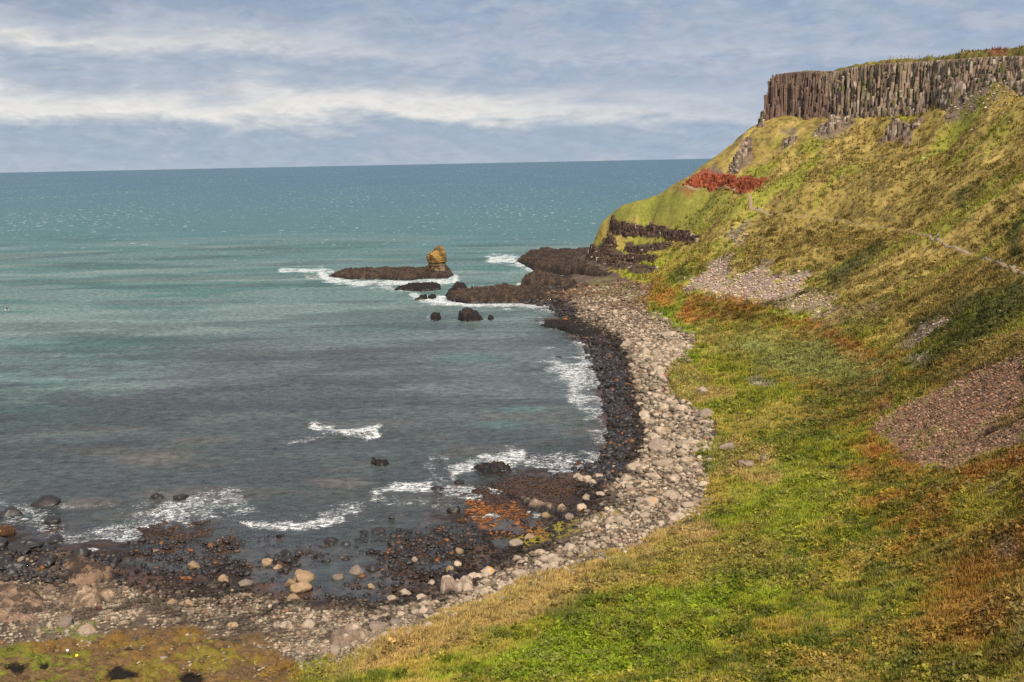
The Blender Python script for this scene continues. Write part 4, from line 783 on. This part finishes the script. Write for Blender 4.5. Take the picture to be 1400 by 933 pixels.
# ------------------------------------------------------------------ grass tufts
def tufts(n_, seed):
    r = np.random.default_rng(seed); a = np.radians(r.uniform(-18, 27, n_*2)); D = 82*np.exp(r.uniform(0, math.log(560/82), n_*2)); D = np.where(r.random(n_*2) < .55, 82*np.exp(r.uniform(0, math.log(300/82), n_*2)), D)
    x = D*np.sin(a); y = D*np.cos(a); z = height(x, y); u, v = proj(x, y, z)
    hm = sd_poly(u, v, HEAD)+(fbm(x/6, y/6, 4, 44)-.5)*24+(fbm(x/1.6, y/1.6, 3, 47)-.5)*12
    ok = (hm > -.5) & (z > 1) & (u > -10) & (u < 1410) & (v < 945); x, y, z, u, v, D = [q[ok][:n_] for q in (x, y, z, u, v, D)]
    bad = np.zeros(len(x))
    for p, c, k in SCREE: bad = np.maximum(bad, k*ss(-1, 3, sd_poly(u, v, p)))
    for p in REDB+BANDS: bad = np.maximum(bad, ss(-1, 2, sd_poly(u, v, p)))
    ok = (r.random(len(x)) > bad*.97) & (seg_d(u, v, PATHPX) > 2.2); x, y, z, u, v, D = [q[ok] for q in (x, y, z, u, v, D)]; n_ = len(x)
    c = ground_color(x, y, z)*r.uniform(.8, 1.3, (n_, 1))
    cl_ = fbm(x/3.2, y/3.2, 3, 700); tall = ss(.48, .66, cl_)
    straw = (r.random(n_) < (.06+.22*ss(.5, .6, fbm(x/11, y/11, 3, 701))))[:, None]; c = np.where(straw, c*.4+np.array([[.30, .22, .09]])*.6, c)
    h = (.16+.0013*D)*(1+1.1*tall)*r.uniform(.7, 1.3, n_); nb = 5
    V = []; Cc = []
    for k in range(nb):
        t = r.uniform(0, 6.28, n_); lx, ly = np.cos(t), np.sin(t); w_ = (.035+.00030*D)*r.uniform(.8, 1.6, n_); off = r.uniform(0, .28, n_)*(.6+D/200)
        bx, by = x+lx*off, y+ly*off; le = r.uniform(.15, .8, n_)*h
        V.append(np.stack([np.stack([bx-ly*w_, by+lx*w_, z-.1], -1), np.stack([bx+ly*w_, by-lx*w_, z-.1], -1), np.stack([bx+lx*le+.2*h, by+ly*le, z+h*r.uniform(.7, 1.1, n_)], -1)], 1))
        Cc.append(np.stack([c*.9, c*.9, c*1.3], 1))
    V = np.concatenate(V).reshape(-1, 3); Cc = np.concatenate(Cc).reshape(-1, 3)
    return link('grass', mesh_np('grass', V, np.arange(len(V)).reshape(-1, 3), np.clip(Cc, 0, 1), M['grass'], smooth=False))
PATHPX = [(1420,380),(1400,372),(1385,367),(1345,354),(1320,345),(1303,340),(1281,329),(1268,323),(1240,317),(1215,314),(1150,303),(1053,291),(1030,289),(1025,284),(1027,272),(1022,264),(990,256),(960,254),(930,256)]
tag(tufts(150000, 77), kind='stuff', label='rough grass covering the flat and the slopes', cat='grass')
def bushes(n_, seed):
    r = np.random.default_rng(seed); a = np.radians(r.uniform(-18, 27, n_*3)); D = 82*np.exp(r.random(n_*3)**1.25*math.log(480/82)); x = D*np.sin(a); y = D*np.cos(a); z = height(x, y); u, v = proj(x, y, z)
    pn = fbm(x/13, y/13, 3, 720)+.5*fbm(x/3.5, y/3.5, 2, 721)
    ok = (sd_poly(u, v, HEAD) > 6) & (u > -20) & (u < 1420) & (v < 950) & (r.random(len(x)) < ss(.64, .82, pn)+.08)
    bad = np.zeros(len(x))
    for p, c, k in SCREE: bad = np.maximum(bad, ss(-2, 2, sd_poly(u, v, p)))
    for p in REDB+BANDS: bad = np.maximum(bad, ss(-4, 0, sd_poly(u, v, p)))
    ok &= (bad < .3) & (seg_d(u, v, PATHPX) > 5)
    x, y, z, D = [q[ok][:n_] for q in (x, y, z, D)]; m = len(x); base = ground_color(x, y, z); t = r.random(m)[:, None]
    c = base*r.uniform(.6, 1.35, (m, 1)); c = np.where(t < .13, base*.45+np.array([[.12, .08, .03]])*.55, c); c = np.where(t > .80, base*.5+np.array([[.24, .20, .09]])*.5, c)
    R0 = (.42+.0019*D)*r.uniform(.6, 1.5, m); V = []; Cc = []
    for k in range(34):
        th = r.uniform(0, 6.28, m); ph = np.arccos(r.uniform(.05, 1, m)); rr = R0*r.uniform(.55, 1.1, m); h = 1.15
        cx_, cy_, cz_ = x+rr*np.sin(ph)*np.cos(th), y+rr*np.sin(ph)*np.sin(th), z+rr*np.cos(ph)*h*.9; e = R0*r.uniform(.22, .42, m)
        d = r.normal(size=(3, m, 3)); d[:, :, 2] *= .7; d /= np.linalg.norm(d, axis=2)[..., None]
        V.append(np.stack([np.stack([cx_, cy_, cz_], -1)+d[j]*e[:, None] for j in range(3)], 1)); Cc.append(np.repeat((c*r.uniform(.65, 1.4, (m, 1)))[:, None], 3, 1))
    V = np.concatenate(V).reshape(-1, 3); Cc = np.concatenate(Cc).reshape(-1, 3)
    return link('undergrowth', mesh_np('undergrowth', V, np.arange(len(V)).reshape(-1, 3), np.clip(Cc, 0, 1), M['grass'], smooth=False))
tag(bushes(11000, 78), kind='stuff', label='low bracken and heather clumps among the grass', cat='undergrowth')
# ------------------------------------------------------------------ path
def path_mesh():
    P = np.array(PATHPX, float); s = np.concatenate([[0], np.cumsum(np.hypot(*np.diff(P, axis=0).T))]); q = np.arange(0, s[-1], 2.5); U = np.stack([np.interp(q, s, P[:, 0]), np.interp(q, s, P[:, 1])], 1)
    x, y, z, D = px_ground(U); 
    for _ in range(4):
        for a in (x, y): a[1:-1] = (a[:-2]+2*a[1:-1]+a[2:])/4
    t = np.stack([np.gradient(x), np.gradient(y)], 1); t /= np.linalg.norm(t, axis=1)[:, None]; nn = np.stack([-t[:, 1], t[:, 0]], 1)
    w_ = np.interp(U[:, 0], [930, 1000, 1030, 1060, 1240, 1275, 1380, 1400, 1420], [.5, .7, .8, .10, .10, .38, .4, .6, 1.5])
    rows = []
    zc = height(x, y)
    for k in (-1.15, -1, -.4, .4, 1, 1.15):
        px, py = x+nn[:, 0]*w_*k, y+nn[:, 1]*w_*k; rows.append(np.stack([px, py, np.maximum(height(px, py), zc)+(.10 if abs(k) < 1.1 else -.5)], -1))
    V = np.stack(rows, 1); return V.reshape(-1, 3), grid_faces(len(x), 6), (x, y, zc)
V, f, PC = path_mesh(); tag(link('path', mesh_np('path', V, f, mat=M['path'])), kind='structure')
# ------------------------------------------------------------------ walkers
def skin_body(name, chains, mat, sub=1):
    bm = bmesh.new(); me = bpy.data.meshes.new(name); vs = []; rad = []
    for ch in chains:
        prev = None
        for it in ch:
            if isinstance(it, int): v = vs[it]
            else: v = bm.verts.new(it[0]); vs.append(v); rad.append(it[1])
            if prev is not None: bm.edges.new((prev, v))
            prev = v
    bm.to_mesh(me); bm.free(); o = bpy.data.objects.new(name, me); C.objects.link(o)
    m = o.modifiers.new('s', 'SKIN'); 
    for i, q in enumerate(rad): me.skin_vertices[0].data[i].radius = (q, q)
    me.skin_vertices[0].data[0].use_root = True; s_ = o.modifiers.new('d', 'SUBSURF'); s_.levels = sub; s_.render_levels = sub
    dg = bpy.context.evaluated_depsgraph_get(); m2 = bpy.data.meshes.new_from_object(o.evaluated_get(dg)); bpy.data.objects.remove(o)
    m2.materials.clear(); m2.materials.append(mat)
    for p in m2.polygons: p.use_smooth = True; p.material_index = 0
    return m2
def walker(loc, rz, jacket, trousers, lab):
    skin = plain('skin', (.45, .28, .2)); body = skin_body('person', [[((0,0,.95),.12),((0,0,1.15),.12),((0,0,1.38),.13),((0,0,1.48),.055),((0,.02,1.56),.075),((0,.02,1.66),.095),((0,.01,1.74),.06)],
        [0,((-.1,.0,.86),.085),((-.11,.12,.5),.06),((-.11,.06,.1),.045),((-.11,.2,.04),.04)], [0,((.1,0,.86),.085),((.11,-.02,.5),.06),((.11,-.22,.12),.045),((.11,-.12,.04),.04)],
        [2,((-.2,0,1.36),.055),((-.26,-.06,1.1),.045),((-.27,.06,.9),.035),((-.27,.1,.82),.03)], [2,((.2,0,1.36),.055),((.26,.08,1.1),.045),((.27,.22,.98),.035),((.27,.28,.95),.03)]], skin, 2)
    o = link('person', body); o.location = loc; o.rotation_euler[2] = rz; tag(o, lab, 'person', 'walkers on the path')
    j = skin_body('jacket', [[((0,0,.9),.15),((0,0,1.15),.15),((0,0,1.38),.155),((0,0,1.47),.07)], [2,((-.2,0,1.37),.075),((-.26,-.06,1.1),.062),((-.27,.05,.92),.05)], [2,((.2,0,1.37),.075),((.26,.08,1.1),.062),((.27,.2,.99),.05)]], jacket, 2); link('jacket', j, o)
    t = skin_body('trousers', [[((0,0,.95),.13),((-.1,0,.84),.105),((-.11,.12,.5),.078),((-.11,.06,.12),.065)], [0,((.1,0,.84),.105),((.11,-.02,.5),.078),((.11,-.22,.14),.065)]], trousers, 2); link('trousers', t, o)
    h = skin_body('hair', [[((0,-.02,1.62),.09),((0,-.01,1.72),.09)]], plain('hair', (.05, .03, .02)), 2); link('hair', h, o)
for u_, jc, tc, lab in [(1281, (.10, .45, .75), (.08, .12, .3), 'walker in a light blue jacket on the pale path near the right'), (1053, (.015, .015, .03), (.01, .01, .015), 'walker in dark clothes on the far path, farther right of the two'), (1036, (.02, .04, .12), (.01, .01, .015), 'walker in dark blue on the far path below the red cliff')]:
    pu = proj(PC[0], PC[1], PC[2])[0]; i = int(np.argmin(np.abs(pu-u_))); walker((PC[0][i], PC[1][i], PC[2][i]+.08), .9, plain('jacket', jc), plain('trousers', tc), lab)
# ------------------------------------------------------------------ fence on the cliff top
fpts = []
for i, u_ in enumerate(np.linspace(1212, 1272, 13)):
    d = np.interp(u_, [c[0] for c in CL], [c[3] for c in CL])+9; p = W(u_, 80, D=d); fpts.append((p[0], p[1], height(np.array([p[0]]), np.array([p[1]]))[0]))
fe = empty('fence', fpts[0]); tag(fe, 'thin post and wire fence on the skyline above the columned cliff', 'fence'); mw = plain('weathered_wood', (.12, .09, .07)); mwi = plain('wire', (.2, .2, .2), .5)
def box_mesh(name, sx, sy, sz, mat, bev=.02):
    bm = bmesh.new(); bmesh.ops.create_cube(bm, size=1); bmesh.ops.scale(bm, vec=(sx, sy, sz), verts=bm.verts); bmesh.ops.translate(bm, vec=(0, 0, sz/2), verts=bm.verts); bmesh.ops.bevel(bm, geom=bm.edges[:], offset=bev, segments=1, affect='EDGES')
    me = bpy.data.meshes.new(name); bm.to_mesh(me); bm.free(); me.materials.append(mat); return me
pm = box_mesh('post', .16, .16, 1.9, mw)
for p in fpts:
    o = link('post', pm, fe); o.location = Vector(p)-Vector(fpts[0])-Vector((0, 0, .4)); o.rotation_euler = (random.gauss(0, .05), random.gauss(0, .05), 0)
for hz in (.5, .9, 1.3):
    Vs = []; Fs = []
    for i, p in enumerate(fpts):
        q = np.array(p)-np.array(fpts[0])+np.array([0, 0, hz]); Vs += [q+np.array(a)*.02 for a in ((0, -1, -1), (0, 1, -1), (0, 0, 1))]
        if i: Fs += [((i-1)*3+a, (i-1)*3+(a+1) % 3, i*3+(a+1) % 3, i*3+a) for a in range(3)]
    link('wire', mesh_np('wire', np.array(Vs), np.array(Fs), mat=mwi), fe)
# ------------------------------------------------------------------ gull
def gull():
    p = W(9, 424, D=150); ns = 10
    body = skin_body('seagull', [[((0,-.30,0),.02),((0,-.18,0),.05),((0,0,0),.075),((0,.14,.01),.06),((0,.23,.03),.042),((0,.30,.02),.012)]], plain('gull_white', (.7, .65, .6)), 2)
    o = link('seagull', body); o.location = p; o.rotation_euler = (0, -.45, -1.0); tag(o, 'dark winged seabird gliding low over the sea at the far left', 'bird')
    for s_ in (-1, 1):
        xs = np.linspace(0, 1, 9); V = []; 
        for t in xs:
            c_ = .17*(1-t)**.6+.015; cx_ = s_*(.04+t*.62); z_ = .12*math.sin(t*2.2)*1.; y_ = .06-.16*t*t
            V += [(cx_, y_+c_*.4, z_), (cx_, y_, z_+.018*(1-t)+.004), (cx_, y_-c_*.6, z_-.004), (cx_, y_, z_-.01)]
        V = np.array(V); f = [(i*4+a, i*4+(a+1) % 4, (i+1)*4+(a+1) % 4, (i+1)*4+a) for i in range(8) for a in range(4)]+[(0, 3, 2, 1), (32, 33, 34, 35)]
        link('wing', mesh_np('wing', V, np.array(f), mat=M['gw']), o)
M['gw'] = plain('gull_dark', (.09, .05, .04)); gull()
# small litter washed up on the moss
for u_, v_, cc, nm_, lab in [(105, 906, (.8, .65, .02), 'float', 'small bright yellow float washed up on the green moss'), (92, 898, (.8, .85, .85), 'bottle', 'small white bottle washed up above the yellow float')]:
    x, y, z, D = px_ground([(u_, v_)]); bm = bmesh.new()
    prof = [(0,0),(.12,.02),(.15,.1),(.15,.3),(.1,.36),(.05,.4),(.05,.46),(0,.46)] if nm_ == 'bottle' else [(0,0),(.12,.05),(.2,.18),(.2,.26),(.12,.36),(.05,.4),(.05,.46),(0,.47)]
    vs = [bm.verts.new((a, 0, b_)) for a, b_ in prof]; ed = [bm.edges.new((vs[i], vs[i+1])) for i in range(len(vs)-1)]
    bmesh.ops.spin(bm, geom=vs+ed, cent=(0, 0, 0), axis=(0, 0, 1), angle=2*math.pi, steps=16); bmesh.ops.remove_doubles(bm, verts=bm.verts, dist=.001)
    me = bpy.data.meshes.new(nm_); bm.to_mesh(me); bm.free(); me.materials.append(plain(nm_, cc, .4)); o = link(nm_, me); o.location = (x[0], y[0], z[0]+.95); o.rotation_euler = (1.3, 0, .8); tag(o, lab, nm_)
# ------------------------------------------------------------------ camera, light, sky
cam = bpy.data.cameras.new('Camera'); co = bpy.data.objects.new('Camera', cam); C.objects.link(co); bpy.context.scene.camera = co
cam.sensor_fit = 'HORIZONTAL'; cam.sensor_width = 36; cam.lens = 36*F/1400; cam.clip_start = 1; cam.clip_end = 600000
m3 = Matrix(((cX[0], cY[0], -fw[0]), (cX[1], cY[1], -fw[1]), (cX[2], cY[2], -fw[2]))); co.matrix_world = Matrix.Translation(CAM) @ m3.to_4x4()
SE, SAZ = math.radians(50), math.radians(168)      # sun: elevation, azimuth clockwise from +Y (behind the camera, to the right)
sun = bpy.data.lights.new('sun', 'SUN'); sun.energy = 5.0; sun.angle = math.radians(2); sun.color = (1, .89, .74); so = bpy.data.objects.new('sun', sun); C.objects.link(so)
sv_ = Vector((math.sin(SAZ)*math.cos(SE), math.cos(SAZ)*math.cos(SE), math.sin(SE))); so.rotation_euler = sv_.to_track_quat('Z', 'Y').to_euler(); so.location = (100, -100, 300)
w = bpy.data.worlds.new('World'); bpy.context.scene.world = w; w.use_nodes = True; nt = w.node_tree; nt.nodes.clear()
out = nd(nt, 'ShaderNodeOutputWorld'); bg = nd(nt, 'ShaderNodeBackground'); nt.links.new(bg.outputs[0], out.inputs[0]); bg.inputs[1].default_value = .105
sky = nd(nt, 'ShaderNodeTexSky', sky_type='NISHITA', sun_disc=False); sky.sun_elevation = SE; sky.sun_rotation = SAZ
tc = nd(nt, 'ShaderNodeTexCoord').outputs['Generated']; sp3 = nd(nt, 'ShaderNodeSeparateXYZ'); nt.links.new(tc, sp3.inputs[0])
el = mth(nt, 'MULTIPLY', mth(nt, 'ARCSINE', sp3.outputs[2]), 57.29578); azn = mth(nt, 'MULTIPLY', mth(nt, 'ARCTAN2', sp3.outputs[0], sp3.outputs[1]), 57.29578)
def nvec(sx, sy):
    q = nd(nt, 'ShaderNodeCombineXYZ'); nt.links.new(mth(nt, 'MULTIPLY', azn, sx), q.inputs[0]); nt.links.new(mth(nt, 'MULTIPLY', el, sy), q.inputs[1]); return q.outputs[0]
na = noise(nt, 1., 4, nvec(.085, .30), .55, .8); nb_ = noise(nt, 1., 5, nvec(.30, 1.1), .6, .6); nf = noise(nt, 1., 5, nvec(.9, 2.6), .6, .4)
def cen(o, k): return mth(nt, 'MULTIPLY', mth(nt, 'SUBTRACT', o, .5), k)
we = mth(nt, 'ADD', mth(nt, 'ADD', el, mth(nt, 'MULTIPLY', azn, .035)), mth(nt, 'ADD', mth(nt, 'ADD', cen(na.outputs[0], 3.8), cen(nb_.outputs[0], 2.0)), cen(nf.outputs[0], .35)))
we = mth(nt, 'ADD', we, .75)
rp = nd(nt, 'ShaderNodeValToRGB'); nt.links.new(mp(nt, we, 0, 12, 0, 1), rp.inputs[0]); cr = rp.color_ramp
stops = [(0, (3.7, 4.3, 5.1)), (.10, (3.3, 4.0, 4.9)), (.19, (3.2, 3.9, 4.8)), (.225, (4.6, 5.0, 5.4)), (.265, (6.9, 6.8, 6.5)), (.31, (6.4, 6.4, 6.3)), (.37, (4.0, 4.5, 5.2)), (.42, (3.2, 3.9, 4.8)), (.47, (4.6, 4.9, 5.4)), (.51, (6.4, 6.3, 6.1)), (.56, (4.4, 4.8, 5.4)), (.63, (2.8, 3.4, 4.4)), (.72, (2.3, 3.0, 4.2)), (.80, (2.9, 3.4, 4.5)), (1, (4.1, 4.1, 4.9))]
while len(cr.elements) < len(stops): cr.elements.new(.5)
for e, (p, c) in zip(cr.elements, stops): e.position = p; e.color = tuple(k/8 for k in c)+(1,)
sc_ = nd(nt, 'ShaderNodeVectorMath', operation='SCALE'); nt.links.new(rp.outputs[0], sc_.inputs[0]); sc_.inputs['Scale'].default_value = 8
soft_ = mixc(nt, mp(nt, nb_.outputs[0], .35, .7, 0, 1), (2.7, 3.5, 4.8), (3.9, 4.4, 5.2))
rf = mth(nt, 'MAXIMUM', mp(nt, azn, -2, 15, 0, .85), mth(nt, 'MULTIPLY', mp(nt, azn, -22, -2, 0, .8), mp(nt, we, 4.6, 5.4, 0, 1)))
band = mixc(nt, rf, sc_.outputs[0], soft_)
nc = noise(nt, 1., 4, nvec(.35, .9), .6, .7); band = mixc(nt, mp(nt, nc.outputs[0], .5, .75, 0, .6), band, (4.5, 4.7, 5.3))
band = mixc(nt, 1., band, grey(nt, mp(nt, nf.outputs[0], .3, .7, .92, 1.06)), 'MULTIPLY')
# above the picture: broken bright cloud over blue sky
hi = mixc(nt, mp(nt, noise(nt, 3.5, 5, tc, .6).outputs[0], .4, .65, .25, .9), sky.outputs[0], (5.0, 5.0, 5.1))
fin = mixc(nt, mp(nt, el, 11, 22, 0, 1), band, hi)
nt.links.new(fin, bg.inputs[0])
s = bpy.context.scene; s.view_settings.view_transform = 'Standard'; s.view_settings.look = 'None'; s.view_settings.exposure = .17; s.view_settings.gamma = 1
s.render.engine = 'CYCLES'; s.cycles.use_denoising = False; s.cycles.max_bounces = 4; s.cycles.diffuse_bounces = 2; s.cycles.glossy_bounces = 2; s.cycles.transparent_max_bounces = 4; s.cycles.caustics_reflective = False; s.cycles.caustics_refractive = False
